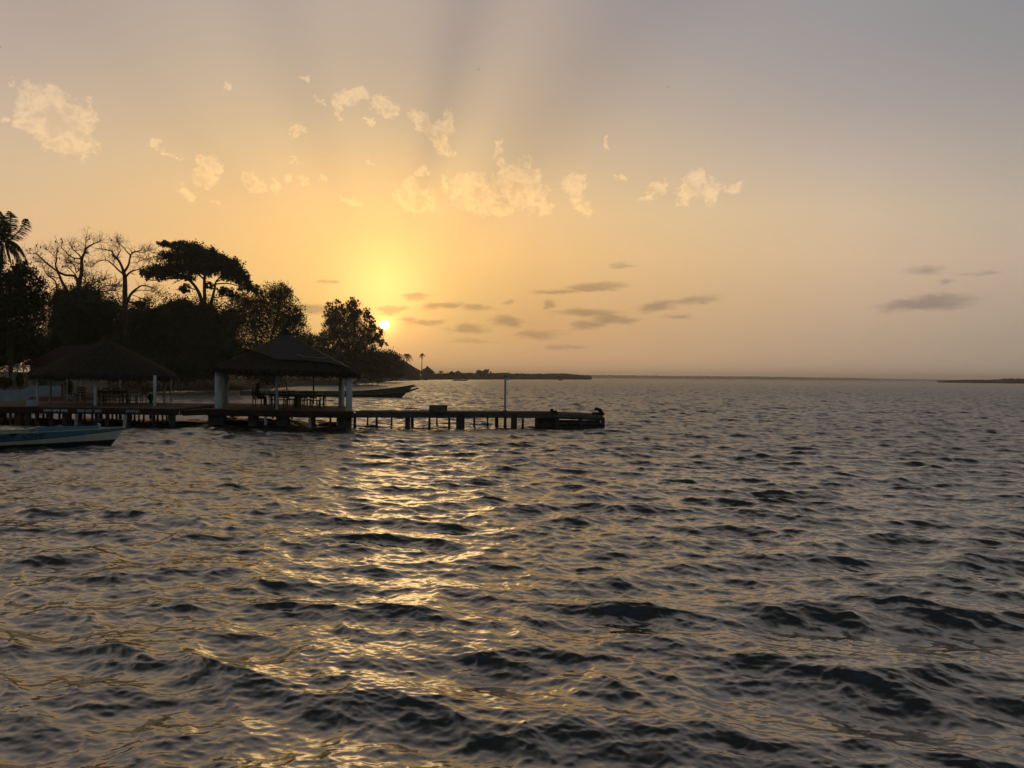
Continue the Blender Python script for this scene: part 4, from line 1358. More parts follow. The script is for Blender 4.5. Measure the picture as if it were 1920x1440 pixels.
mb = MB(); mb.tube([e + Vector((0, 0, .06)) for e in edge], .022, 5)
mb.build('net_rope', 'net', net_o)
mb = MB()
rp_ = [roof_pt(px, py) for px, py in ((556, 667), (572, 672), (590, 672.5), (600, 674.5), (612, 673.5), (624, 673.5))]
mb.tube([p + Vector((0, 0, .08)) for p in rp_ if p], .014, 5); mb.build('net_rope', 'rope', net_o)
# columns
def column(px, py_b, wpx, root, material='white', z_top=None, square=False, name='column', ztrim=.25):
    b_ = on(px, py_b, DZ); w = wpx * b_.y / F
    mb = MB()
    if square: mb.box((b_.x, b_.y, (DZ + z_top) / 2), (w, w, z_top - DZ), .15, 0, 1, .015)
    else: mb.lathe((b_.x, b_.y, 0), [(w * .53, DZ), (w * .53, DZ + .06), (w * .5, DZ + .1), (w * .495, (DZ + z_top) / 2), (w * .49, z_top)], 18)
    return mb.build(name, material, root, not square)


column(409.5, 766.0, 13.2, pav, 'white', 3.05)
column(422, 757.2, 12, pav, 'greycol', 3.1)
column(654.3, 770.8, 12.2, pav, 'white', 2.88)
column(640, 762.0, 11, pav, 'white', 2.95)
column(519.0, 768.0, 4.6, pav, 'pole', 3.1)
column(537.5, 757.5, 2.6, pav, 'greycol', 3.3)
column(587.5, 758.5, 2.8, pav, 'wood', 3.3)
# ring beam under the eave
mb = MB()
for (a, b_) in ((FL, FR), (FR, BR), (BR, BL), (BL, FL)):
    za = 2.92 if a in (FL, BL) else 2.74; zb_ = 2.92 if b_ in (FL, BL) else 2.74
    mb.tube([(a[0], a[1] + .3, za), (b_[0], b_[1] + .3, zb_)], .07, 6)
mb.build('ring_beam', 'wood', pav)
mb = MB()
for e in Ev[::4]:
    mb.tube([(e[0], e[1], e[2] - .2), (pc.x, pc.y, apex2 - .28)], .04, 5)
mb.build('rafters', 'wood', pav)

# left pavilion
DZ = .92
lc = at(199, hor(199), 47.6)
pav1 = thing('pavilion', 'smaller dark thatched pavilion with slim posts at the left', 'pavilion', (lc.x, lc.y, DZ), 'thatched pavilions')
R1 = 3.88
crn = []
for k in range(8):
    a = -math.pi / 2 + math.pi / 8 + k * math.pi / 4
    crn.append((lc.x + R1 * math.cos(a), lc.y + R1 * .92 * math.sin(a)))
apex1 = at(199, 636, lc.y).z
thatch_roof((lc.x, lc.y), apex1, crn, [2.56] * 8, pav1, 5, .88, True)
for px, py, w, mt, z in ((70.5, 758, 4.4, 'white', 2.6), (94.5, 755.5, 4.2, 'greycol', 2.66), (125.5, 753.0, 2.6, 'greycol', 2.66), (178.5, 760.3, 5.2, 'white', 2.62), (290, 761.6, 5.2, 'white', 2.58), (308, 757.5, 4.4, 'greycol', 2.6), (320.6, 754.0, 2.6, 'greycol', 2.56), (150, 752.5, 3, 'greycol', 2.85), (225, 752, 3, 'greycol', 2.85)):
    column(px, py, w, pav1, mt, z)
mb = MB()
ring = [(lc.x + 3.5 * math.cos(i * math.pi / 4 + .39), lc.y + 3.15 * math.sin(i * math.pi / 4 + .39), 2.55) for i in range(9)]
mb.tube(ring, .06, 6, False); mb.build('ring_beam', 'wood', pav1)
DZ = .85


# ------------------------------------------------------------------ furniture
def make_chair():
    root = thing('wooden_chair', 'x', 'chair', (0, 0, 0))
    mb = MB(); mb.box((0, 0, .45), (.44, .42, .04), 0, 0, 1, .01); mb.build('seat', 'wood', root)
    for sx_, sy_ in ((-1, -1), (1, -1)):
        mb = MB(); mb.tube([(sx_ * .19, sy_ * .18, 0), (sx_ * .19, sy_ * .18, .43)], [.018, .022], 6); mb.build('leg', 'wood', root)
    for sx_ in (-1, 1):
        mb = MB(); mb.tube([(sx_ * .19, .22, 0), (sx_ * .19, .19, .43), (sx_ * .19, .26, .95)], [.018, .023, .018], 6); mb.build('leg', 'wood', root)
    mb = MB()
    for z in (.60, .74, .88): mb.box((0, .19 + (z - .43) * .135, z), (.38, .02, .075), 0, 0, 1, .005)
    mb.build('backrest', 'wood', root)
    mb = MB(); mb.tube([(-.19, -.18, .2), (-.19, .2, .2)], .012, 5); mb.tube([(.19, -.18, .2), (.19, .2, .2)], .012, 5); mb.tube([(-.19, 0, .2), (.19, 0, .2)], .012, 5)
    mb.build('stretcher', 'wood', root)
    return root


def make_table(L=1.5, Wd=.85):
    root = thing('wooden_table', 'x', 'table', (0, 0, 0))
    mb = MB(); mb.box((0, 0, .74), (L, Wd, .045), 0, 0, 1, .01); mb.build('tabletop', 'wood', root)
    mb = MB()
    for sy_ in (-1, 1): mb.box((0, sy_ * (Wd / 2 - .08), .67), (L - .2, .025, .09))
    mb.build('apron', 'wood', root)
    for sx_ in (-1, 1):
        for sy_ in (-1, 1):
            mb = MB(); mb.box((sx_ * (L / 2 - .1), sy_ * (Wd / 2 - .09), .36), (.07, .07, .72), 0, 0, 1, .006); mb.build('leg', 'wood', root)
    return root


def place(root, px, Y, rz, label, group):
    Y *= .94
    z = (.92 if px < 350 else .85) + .003
    d = ray(px, hor(px)); x = d.x / d.y * Y
    root.location = (x, Y, z); root.rotation_euler = (0, 0, rz)
    root['label'] = label; root['group'] = group
    return root


ch0 = make_chair(); tb0 = make_table()
GT, GC = 'tables in the pavilions', 'chairs in the pavilions'
place(tb0, 535, 49.3, .05, 'wooden table nearer the seated person in the larger pavilion', GT)
place(copy_tree(tb0), 582, 48.6, -.05, 'wooden table at the sea end of the larger pavilion', GT)
place(copy_tree(tb0), 213, 50.6, .1, 'wooden table in the middle of the smaller pavilion', GT)
chairs = [(514, 48.9, math.pi / 2 + .1, 'chair at the left end of the table nearer the seated person'),
          (528, 48.2, math.pi + .1, 'chair in front of the table nearer the seated person, beside the pale slim post'),
          (541, 48.4, math.pi - .3, 'chair in front of the gap between the two tables'),
          (546, 50.3, .2, 'chair behind the gap between the two tables'),
          (558, 49.6, -math.pi / 2 - .2, 'chair turned sideways between the two tables'),
          (570, 47.6, math.pi + .2, 'chair in front of the sea end table, on its left side'),
          (590, 47.7, math.pi - .15, 'chair in front of the sea end table, on its right side'),
          (577, 49.8, .1, 'chair behind the sea end table'),
          (603, 48.6, -math.pi / 2, 'chair at the right end of the sea end table beside the open deck'),
          (190, 50.2, math.pi / 2, 'chair at the left end of the table in the smaller pavilion'),
          (203, 49.8, math.pi, 'chair in front of the smaller pavilion table, nearer the middle white post'),
          (221, 49.8, math.pi + .2, 'chair in front of the smaller pavilion table, on its right'),
          (233, 50.8, -math.pi / 2, 'chair at the right end of the table in the smaller pavilion'),
          (250, 50.4, math.pi / 2 + .2, 'left chair of the pair near the right end of the smaller pavilion'),
          (265, 50.4, -math.pi / 2 - .2, 'right chair of the pair near the right end of the smaller pavilion'),
          (152, 51.4, .4, 'single chair left of the middle white post in the smaller pavilion')]
for i, (px, Y, rz, lb) in enumerate(chairs):
    place(ch0 if i == 0 else copy_tree(ch0), px, Y, rz, lb, GC)

# armchair of the sitter
ac = thing('armchair', 'dark wooden armchair under the seated person', 'armchair', (0, 0, 0))
mb = MB(); mb.box((0, 0, .44), (.54, .52, .05), 0, 0, 1, .01); mb.build('seat', 'wood', ac)
mb = MB(); mb.box((-.27, 0, .73), (.045, .50, .56), 0, -.12, 1, .01); mb.build('backrest', 'wood', ac)
for sx_ in (-.24, .24):
    for sy_ in (-.25, .25):
        mb = MB(); mb.box((sx_, sy_, .21 if sx_ < 0 else .33), (.05, .05, .42 if sx_ < 0 else .66), 0, 0, 1, .006); mb.build('leg', 'wood', ac)
for sy_ in (-.25, .25):
    mb = MB(); mb.box((0, sy_, .675), (.60, .06, .035), 0, 0, 1, .008); mb.build('armrest', 'wood', ac)
place(ac, 485, 50.3, 0.0, 'dark wooden armchair under the seated person', None)
del ac['group']


# --- seated person: one skinned surface, facing the tables (+X)
def skin_body(name, verts, edges, rad, material, loc, sub=1):
    me = bpy.data.meshes.new(name); me.from_pydata(verts, edges, [])
    ob = bpy.data.objects.new(name, me); COL.objects.link(ob)
    md = ob.modifiers.new('skin', 'SKIN'); md.use_smooth_shade = True
    for v, r_ in zip(me.skin_vertices[0].data, rad): v.radius = (r_, r_) if not isinstance(r_, tuple) else r_; v.use_root = False
    me.skin_vertices[0].data[0].use_root = True
    sb = ob.modifiers.new('sub', 'SUBSURF'); sb.levels = sub; sb.render_levels = sub
    dg = bpy.context.evaluated_depsgraph_get()
    nm = bpy.data.meshes.new_from_object(ob.evaluated_get(dg))
    bpy.data.objects.remove(ob); bpy.data.meshes.remove(me)
    nm.materials.clear(); nm.materials.append(M[material])
    o = bpy.data.objects.new(name, nm); COL.objects.link(o); o.location = loc
    return o


V, Ed, Rd = [], [], []
def jv(p, r_, par=None):
    V.append(p); Rd.append(r_)
    if par is not None: Ed.append((par, len(V) - 1))
    return len(V) - 1


pel = jv((-.08, 0, .52), (.15, .16))
wa = jv((-.11, 0, .68), (.125, .14), pel); chn = jv((-.10, 0, .88), (.12, .16), wa); nb_ = jv((-.07, 0, 1.02), .075, chn); nk = jv((-.05, 0, 1.09), .055, nb_)
h1 = jv((-.035, 0, 1.16), (.085, .07), nk); h2 = jv((-.03, 0, 1.24), (.10, .078), h1); h3 = jv((-.035, 0, 1.31), (.07, .055), h2)
ns = jv((.075, 0, 1.215), .013, h2)
for s in (-1, 1):
    hip = jv((0, s * .10, .53), .09, pel); kn = jv((.38, s * .13, .54), .065, hip); an = jv((.40, s * .13, .10), .042, kn); to = jv((.56, s * .14, .05), .035, an)
    sh = jv((-.09, s * .20, .95), .06, chn); el = jv((-.02, s * .26, .70), .042, sh); wr = jv((.22, s * .24, .715), .028, el); hd = jv((.28, s * .235, .72), (.022, .036), wr)
    for k, (dy, L) in enumerate(((-.03, .062), (-.011, .075), (.010, .072), (.028, .055))):
        f1 = jv((.32, s * .235 + dy, .722), .0095, hd); f2 = jv((.32 + L * .55, s * .235 + dy * 1.1, .718), .009, f1); jv((.32 + L * .8, s * .235 + dy * 1.1, .700), .008, f2)
    t1 = jv((.275, s * .235 - s * .045, .712), .010, hd); jv((.315, s * .235 - s * .055, .705), .009, t1)
p = ac.location
person = skin_body('person', V, Ed, Rd, 'cloth', (p.x, p.y, p.z), 1)
tag(person, 'dark clothed person sitting in the armchair facing the tables', 'person')
hb = MB(); hb.blob((-.05, 0, 1.27), (.105, .085, .085), .04, 10, 8)
hr = hb.build('hair', 'hair'); hr.parent = person
fc = MB(); fc.blob((.005, 0, 1.20), (.078, .066, .098), .0, 12, 10); fc.blob((.083, 0, 1.195), (.014, .012, .02), 0, 6, 5)
for s in (-1, 1):
    fc.blob((-.03, s * .074, 1.20), (.022, .01, .032), 0, 6, 5)
fo = fc.build('face', 'skin', None, True); fo.parent = person
ey = MB()
for s in (-1, 1): ey.blob((.068, s * .027, 1.215), (.008, .012, .007), 0, 6, 5)
ey.box((.078, 0, 1.15), (.006, .04, .006))
eo = ey.build('eyes_and_mouth', 'hair'); eo.parent = person

DZ = .92
# --- things on the left deck
p0 = on(47, 762, DZ); p1 = on(62, 762, DZ); c = (p0 + p1) / 2
mb = MB(); mb.box((c.x, c.y + .25, DZ + .15), (p1.x - p0.x, .42, .29), 0, 0, .97, .02); mb.box((c.x, c.y + .25, DZ + .31), ((p1.x - p0.x) * 1.04, .45, .04), 0, 0, 1, .01)
o = mb.build('cool_box', 'boxwhite'); tag(o, 'pale grey box with lid at the front edge of the boardwalk', 'box')
b_ = on(283, 756, DZ)
mb = MB(); mb.lathe((b_.x, b_.y, DZ + .003), [(.09, 0), (.13, .04), (.07, .10), (.13, .2), (.19, .30), (.19, .40), (.13, .48), (.10, .50), (.12, .54)], 14)
o = mb.build('clay_pot', 'bark', None, True); tag(o, 'round dark pot on the boardwalk left of a white post', 'pot')

# --- bank behind the left boardwalk: wall, house, shrubs
wl = thing('garden_wall', 'low whitewashed wall with red lower part behind the boardwalk', 'wall', (at(60, hor(60), 58).x, 58, .3))
def wallseg(pxs, tops, z0, y, th, mtn, nm):
    vs = []
    for px, tp in zip(pxs, tops):
        x = at(px, hor(px), y).x
        vs.append((x, tp))
    mb = MB()
    n = len(vs)
    V3 = []
    for yy in (y, y + th):
        for x, zt_ in vs: V3.append((x, yy, z0(x) if callable(z0) else z0)); V3.append((x, yy, zt_))
    F3 = []
    for i in range(n - 1):
        a = i * 2; o_ = n * 2
        F3 += [(a, a + 2, a + 3, a + 1), (o_ + a + 1, o_ + a + 3, o_ + a + 2, o_ + a), (a + 1, a + 3, o_ + a + 3, o_ + a + 1)]
    F3 += [(0, 1, n * 2 + 1, n * 2), (n * 2 - 2, n * 4 - 2, n * 4 - 1, n * 2 - 1)]
    mb.add(V3, F3); return mb.build(nm, mtn, wl)


def zat(px, py, Y): return at(px, py, Y).z


wallseg([-200, 0, 22, 44, 50, 56, 90, 117], [zat(0, 733, 58), zat(0, 731.5, 58), zat(22, 731, 58), zat(44, 729.5, 58), zat(50, 726.5, 58), zat(56, 723.2, 58), zat(90, 723.2, 58), zat(117, 723.4, 58)], 0.2, 58, .25, 'wallwhite', 'wall_panel')
wallseg([40, 52, 60, 90, 118], [zat(40, 757, 58), zat(52, 748, 58), zat(60, 744.0, 58), zat(90, 743.5, 58), zat(118, 743.6, 58)], 0.2, 57.94, .06, 'wallred', 'red_plinth')
mb = MB(); xw = at(118.6, hor(118), 58.1).x; mb.box((xw, 58.12, 1.0), (.14, .34, 1.7), 0, 0, .96, .01); mb.build('end_post', 'concrete', wl)

hs = thing('house', 'small house with dull red roof behind the left pavilion', 'house', (at(92, hor(92), 82).x, 82, 1))
x0, x1 = at(52, hor(52), 80).x, at(140, hor(140), 80).x
zr0, zr1 = zat(90, 683, 80), zat(90, 645, 80)
mb = MB(); mb.add([(x0, 79, zr0), (x1, 79, zr0), (x1 - .4, 83.5, zr1), (x0 + 1.6, 83.5, zr1), (x1, 88, zr0), (x0, 88, zr0), (x0, 79, zr0 - .12), (x1, 79, zr0 - .12), (x1, 88, zr0 - .12), (x0, 88, zr0 - .12)],
                  [(0, 1, 2, 3), (2, 4, 5, 3), (1, 4, 2), (0, 3, 5), (0, 6, 7, 1), (1, 7, 8, 4), (4, 8, 9, 5), (5, 9, 6, 0), (6, 9, 8, 7)]); mb.build('roof', 'roofred', hs)
mb = MB(); mb.box(((x0 + x1) / 2, 83.5, (zr0 - .13 + .6) / 2 + .0), (x1 - x0 - .8, 7.6, zr0 - .13 - .6)); mb.build('wall', 'stone', hs)
mb = MB(); mb.box(((x0 + x1) / 2 - .8, 79.66, 1.8), (.9, .06, 2.0)); dr = mb.build('door', 'wood', hs); hb_ = MB(); hb_.box(((x0 + x1) / 2 - .45, 79.6, 1.8), (.12, .05, .05)); hb_.build('handle', 'hullline', dr)
mb = MB(); mb.box(((x0 + x1) / 2 + .9, 79.66, 2.3), (1.0, .06, .9)); mb.build('window', 'hullline', hs)

# terrace wall, rubble and plants on the bank
mb = MB(); xa, xb = at(19, hor(19), 68).x, at(54, hor(54), 68).x
mb.box(((xa + xb) / 2, 68.3, (zat(35, 698, 68) + .5) / 2), (xb - xa, .6, zat(35, 698, 68) - .5), 0, 0, 1, .03)
o = mb.build('terrace_wall', 'stone'); tag(o, 'short grey stone terrace wall on the left bank', 'wall')
mb = MB()
for i in range(160):
    px = rnd.uniform(-10, 135); Y = rnd.uniform(59.5, 74); p = at(px, hor(px), Y)
    r_ = rnd.uniform(.12, .4); mb.blob((p.x, p.y, .75 + (Y - 60) * .035), (r_, r_, r_ * .7), .3, 7, 5)
o = mb.build('rubble', 'stone'); tag(o, 'loose stones and rubble on the left bank above the wall', 'rubble', kind='stuff')


def shrub(label, px, py, Y, rpx, hpx, material, n=500, size=.18, name='shrub'):
    b_ = at(px, py, Y)
    r = thing(name, label, 'shrub', (b_.x, b_.y, b_.z), 'shrubs on the left bank')
    k = Y / F; R = rpx * k; Hh = hpx * k
    mb = MB()
    for i in range(6):
        a = rnd.uniform(0, 6.28); mb.tube([(b_.x, b_.y, b_.z - .1), (b_.x + .3 * R * math.cos(a), b_.y + .3 * R * math.sin(a), b_.z + Hh * .5), (b_.x + .7 * R * math.cos(a), b_.y + .7 * R * math.sin(a), b_.z + Hh * .85)], [.025, .018, .01], 4)
    mb.build('stem', 'bark', r)
    mb = MB(); mb.leaves(ell(n, .4) * np.array((R, R, Hh * .5)) + np.array((b_.x, b_.y, b_.z + Hh * .6)), size, .55); mb.build('foliage', material, r)


shrub('small pale green shrub left on the terrace wall', 32, 697, 67.8, 4.5, 15, 'greenc', 60, .16)
shrub('small whitish shrub right on the terrace wall', 44, 697, 67.8, 4, 14, 'whitec', 50, .16)
shrub('yellow leaved plant behind the white wall', 44.5, 726, 60.5, 2.6, 17, 'yellow', 40, .20)
shrub('dark pointed bush behind the white wall left of the yellow plant', 37, 728, 60.2, 6, 26, 'leaf_a', 500)
shrub('dark low bush at the end of the white wall', 128, 745, 64, 8, 30, 'leaf_a', 500)
shrub('dark scrub on the bank between wall end and the middle post', 150, 738, 84, 16, 20, 'leaf_b', 700)
shrub('dark scrub above the wall at the far left', 8, 730, 61, 14, 22, 'leaf_a', 700)
shrub('dark dense bush under the left corner of the smaller pavilion roof', 62, 708, 66, 8, 12, 'leaf_a', 400)
# board on two posts on the bank seen through the larger pavilion
pb_ = at(480, 715, 140)
sg = thing('notice_board', 'small white board on two thin posts seen through the larger pavilion', 'board', (pb_.x, pb_.y, 1))
zb0 = zat(480, 701.5, 140); zb1 = zat(480, 695.5, 140)
mb = MB(); mb.box((pb_.x, pb_.y, (zb0 + zb1) / 2), (.62, .06, zb1 - zb0), 0, 0, 1, .02); mb.build('panel', 'white', sg)
for s in (-1, 1):
    mb = MB(); mb.tube([(pb_.x + s * .3, pb_.y + .06, .4), (pb_.x + s * .3, pb_.y + .06, zb1)], .035, 5); mb.build('post', 'greycol', sg)


# ------------------------------------------------------------------ boats
def hull_pts(P0, dirv, L, beam, sheer, zbot, over, nS=22, flare=.8, bowp=2.0, sternw=.75, rows=(0, .35, .7, 1.0)):
    """returns grid[side][station][row] of points"""
    d = Vector((*dirv, 0)).normalized(); pr = Vector((d.y, -d.x, 0))
    grid = {}
    def pt(s, t, side, inset=0.0):
        half = beam / 2 * (sternw + (1 - sternw) * min(1, s / .35)) * (1 - max(0, (s - .5) / .5) ** bowp)
        prof = (.25 + .75 * (t ** .55)) * (flare + (1 - flare) * t)
        along = s * (L + over * t)
        z = zbot + (sheer(s) - zbot) * t
        hw = max(0.012, half * prof - inset)
        return Vector((P0[0], P0[1], 0)) + d * along + pr * (side * hw) + Vector((0, 0, z))
    return pt, d, pr


def hull_mesh(pt, t0, t1, nS=26, nR=4, inset=0.0, s1=1.0, sides=(-1, 1), close=False):
    mb = MB(); vs = []; fs = []
    for side in sides:
        base = len(vs)
        for i in range(nS + 1):
            for r_ in range(nR + 1):
                vs.append(pt(i / nS * s1, t0 + (t1 - t0) * r_ / nR, side, inset))
        for i in range(nS):
            for r_ in range(nR):
                a = base + i * (nR + 1) + r_; b2 = a + nR + 1
                q = (a, b2, b2 + 1, a + 1)
                fs.append(q if (side > 0) == (inset <= 0) else q[::-1])
    if close:   # bottom and transom
        n1 = (nS + 1) * (nR + 1)
        for i in range(nS):
            a = i * (nR + 1); b2 = a + nR + 1
            fs.append((a, n1 + a, n1 + b2, b2))
        for r_ in range(nR): fs.append((r_, r_ + 1, n1 + r_ + 1, n1 + r_))
    mb.add(vs, fs); return mb


# blue and white boat in the near left
bow = at(234, 804, 31.2); dirb = (.855, .52)
Lw = 7.3; over = .62
P0 = (bow.x - dirb[0] / math.hypot(*dirb) * (Lw + over), bow.y - dirb[1] / math.hypot(*dirb) * (Lw + over))
sheer = lambda s: .60 + .05 * (s - .4) ** 2 * 0 + (.03 if s > .9 else 0)
pt, dv, pv = hull_pts(P0, dirb, Lw, 1.65, lambda s: .53 + .10 * s ** 2.5, -.26, over, flare=.86, bowp=2.3)
boat = thing('motor_boat', 'blue and white wooden boat with lettered side moored near the left', 'boat', (P0[0], P0[1], 0))
def t_of(s): return .655 + .28 * max(0, (s - .45) / .55) ** 1.4
# hull below the band, band, line: split by t varying along the length
def band(t_lo, t_hi, mtn, nm, inset=0.0, s0=0.0, s1=1.0, sides=(-1, 1), nS=30, bottom=False):
    mb = MB(); vs = []; fs = []
    nR = 3
    for side in sides:
        base = len(vs)
        for i in range(nS + 1):
            s = s0 + (s1 - s0) * i / nS
            for r_ in range(nR + 1):
                a, b_ = t_lo(s), t_hi(s)
                vs.append(pt(s, a + (b_ - a) * r_ / nR, side, inset))
        for i in range(nS):
            for r_ in range(nR):
                a = base + i * (nR + 1) + r_; b2 = a + nR + 1
                fs.append((a, b2, b2 + 1, a + 1) if side > 0 else (a + 1, b2 + 1, b2, a))
    if bottom:
        n1 = (nS + 1) * (nR + 1)
        for i in range(nS):
            a = i * (nR + 1); fs.append((a, n1 + a, n1 + a + nR + 1, a + nR + 1))
        fs.append((0, nR, n1 + nR, n1))
    mb.add(vs, fs); return mb.build(nm, mtn, boat, True)


hull_o = band(lambda s: .47 + .05 * s, lambda s: t_of(s) - .03, 'hullwhite', 'hull')
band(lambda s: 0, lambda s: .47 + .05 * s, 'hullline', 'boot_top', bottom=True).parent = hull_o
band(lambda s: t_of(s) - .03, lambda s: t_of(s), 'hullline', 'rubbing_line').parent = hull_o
top_o = band(lambda s: t_of(s), lambda s: 1.0, 'hullblue', 'topside')
# inside planking, floor, gunwale cap, foredeck, coaming, thwarts
band(lambda s: .45, lambda s: .985, 'hullin', 'inner_planking', inset=.05, s1=.93)
mb = MB(); vs = []; fs = []
for i in range(21):
    s = i / 20 * .9
    vs += [pt(s, .46, -1, .05), pt(s, .46, 1, .05)]
for i in range(20): fs.append((2 * i, 2 * i + 1, 2 * i + 3, 2 * i + 2))
mb.add(vs, fs); mb.build('floor', 'hullin', boat)
mb = MB()
for side in (-1, 1):
    c = [pt(i / 30, 1.0, side, .02) + Vector((0, 0, .012)) for i in range(31)]
    mb.tube(c, .028, 5)
mb.build('gunwale', 'hullin', boat)
mb = MB(); vs = []; fs = []
for i in range(17):
    s = .63 + .37 * i / 16
    l, r_ = pt(s, 1.0, -1), pt(s, 1.0, 1); cc = (l + r_) / 2 + Vector((0, 0, .07 * math.sin(math.pi * min(1, (1 - s) / .25) / 2)))
    vs += [l + Vector((0, 0, .008)), cc, r_ + Vector((0, 0, .008))]
for i in range(16):
    a = i * 3; fs += [(a, a + 1, a + 4, a + 3), (a + 1, a + 2, a + 5, a + 4)]
mb.add(vs, fs); fore_o = mb.build('foredeck', 'hullblue', boat, True)
mb = MB()
for side in (-1, 1):
    c = [pt(.60 + .29 * i / 12, 1.0, side, .10 + .05 * i / 12) for i in range(13)]
    vs = []; fs = []
    for i, p in enumerate(c):
        hgt = .04 + .075 * min(1, i / 2.0)
        vs += [p, p + Vector((0, 0, hgt)), p + pv * (-side * .03) + Vector((0, 0, hgt)), p + pv * (-side * .03)]
    for i in range(12):
        a = i * 4; fs += [(a, a + 4, a + 5, a + 1), (a + 1, a + 5, a + 6, a + 2), (a + 2, a + 6, a + 7, a + 3)]
    fs += [(0, 1, 2, 3), (51, 50, 49, 48)]
    mb.add(vs, fs)
mb.build('coaming', 'hullblue', fore_o)
for s in (.15, .34, .5):
    l, r_ = pt(s, .86, -1, .05), pt(s, .86, 1, .05); c = (l + r_) / 2; dd = r_ - l
    mb = MB(); mb.box((c.x, c.y, c.z), (dd.length, .26, .04), math.atan2(dd.y, dd.x), 0, 1, .008); mb.build('thwart', 'hullin', boat)
p = pt(.9, 1, 1, .16)
for side in (-1, 1):
    p = pt(.89, 1, side, .10); mb = MB(); mb.lathe((p.x, p.y, p.z), [(.03, 0), (.022, .04), (.026, .15), (.045, .17), (.03, .2)], 8); mb.build('bitt', 'hullwhite', fore_o)
p = pt(.995, 1, 1, .0); mb = MB(); mb.blob((p.x, p.y, p.z + .03), (.06, .05, .035), 0, 8, 6); mb.build('bow_fitting', 'hullwhite', boat)
# notch in the near gunwale
p = pt(.545, .97, 1, -.004); mb = MB()
l = [pt(.527, 1.0, 1, -.012), pt(.565, 1.0, 1, -.012), pt(.557, .90, 1, -.012), pt(.535, .90, 1, -.012)]
mb.add([q for q in l] + [q - pv * .03 for q in l], [(0, 1, 2, 3), (7, 6, 5, 4), (0, 4, 5, 1), (1, 5, 6, 2), (2, 6, 7, 3), (3, 7, 4, 0)]); mb.build('rowlock_notch', 'hullline', boat)


def text_verts(body):
    cu = bpy.data.curves.new('t', 'FONT'); cu.body = body; cu.size = 1.0; cu.resolution_u = 3
    ob = bpy.data.objects.new('t', cu); COL.objects.link(ob)
    dg = bpy.context.evaluated_depsgraph_get()
    me = bpy.data.meshes.new_from_object(ob.evaluated_get(dg))
    vs = [v.co.copy() for v in me.vertices]; fs = [tuple(p.vertices) for p in me.polygons]
    bpy.data.objects.remove(ob); bpy.data.curves.remove(cu); bpy.data.meshes.remove(me)
    return vs, fs


def letter_on(body, px0, px1):
    vs, fs = text_verts(body)
    w = max(v.x for v in vs); x0_ = min(v.x for v in vs); h = .73
    # stations for the two photo columns, on the near side
    def s_at(px):
        best = None
        for i in range(1201):
            s = i / 1200; q = pt(s, .85, 1); d = q - CAM
            u = W / 2 + F * d.dot(_r) / d.dot(_f)
            if best is None or abs(u - px) < best[0]: best = (abs(u - px), s)
        return best[1]
    s0, s1 = s_at(px0), s_at(px1)
    out = []
    for v in vs:
        u = (v.x - x0_) / (w - x0_); s = s0 + (s1 - s0) * u
        tl, th = t_of(s) + .03, .955
        out.append(pt(s, tl + (th - tl) * (v.y / h), 1, -.006))
    mb = MB(); mb.add(out, fs); return mb.build('name_lettering', 'letter', top_o)


letter_on('KHADY', -7, 28)
letter_on('NDIAYE', 42, 83)

# long pirogue behind the larger pavilion
a0 = at(452, hor(452), 104); a1 = at(775, hor(775), 101)
Lp = (a1 - a0).length
pt, dv, pv = hull_pts((a0.x, a0.y), (a1.x - a0.x, a1.y - a0.y), Lp - 1.8, 1.9, lambda s: .50 + .30 * s + .78 * max(0, (s - .62) / .38) ** 1.8, -.3, 2.0, flare=.8, bowp=2.4, sternw=.35)
pg = thing('pirogue', 'long narrow wooden pirogue with forked raised bow behind the larger pavilion', 'boat', (a0.x, a0.y, 0))
hull_mesh(pt, 0, .5, 30, 3, close=True).build('bottom', 'piroguedark', pg, True)
hull_mesh(pt, .5, 1.0, 30, 3).build('topside', 'pirogue', pg, True)
mb = MB(); vs = []; fs = []
for i in range(31):
    s = i / 30 * .97; vs += [pt(s, .8, -1, .03), pt(s, .8, 1, .03)]
for i in range(30): fs.append((2 * i, 2 * i + 1, 2 * i + 3, 2 * i + 2))
mb.add(vs, fs); mb.build('floor', 'piroguedark', pg)
for side in (-1, 1):
    mb = MB(); mb.tube([pt(i / 40, 1.0, side) for i in range(41)], .05, 5); mb.build('gunwale', 'pirogue', pg)
for s in (.12, .26, .4, .54, .68):
    l, r_ = pt(s, .97, -1), pt(s, .97, 1); c = (l + r_) / 2; dd = r_ - l
    mb = MB(); mb.box((c.x, c.y, c.z), (dd.length, .25, .05), math.atan2(dd.y, dd.x)); mb.build('thwart', 'pirogue', pg)
mb = MB()
q0 = at(742, 739, 101.4); q1 = at(765, 733.5, 101.2); q2 = at(784.5, 727.8, 101)
mb.tube([q0, q1, q2], [.22, .16, .09], 6); mb.build('bow_spur', 'piroguedark', pg, True)
mb = MB(); q0 = at(752, 729, 101.2); q2 = at(780, 723.6, 101)
mb.tube([q0, q2], [.12, .06], 5); mb.build('bow_horn', 'pirogue', pg)


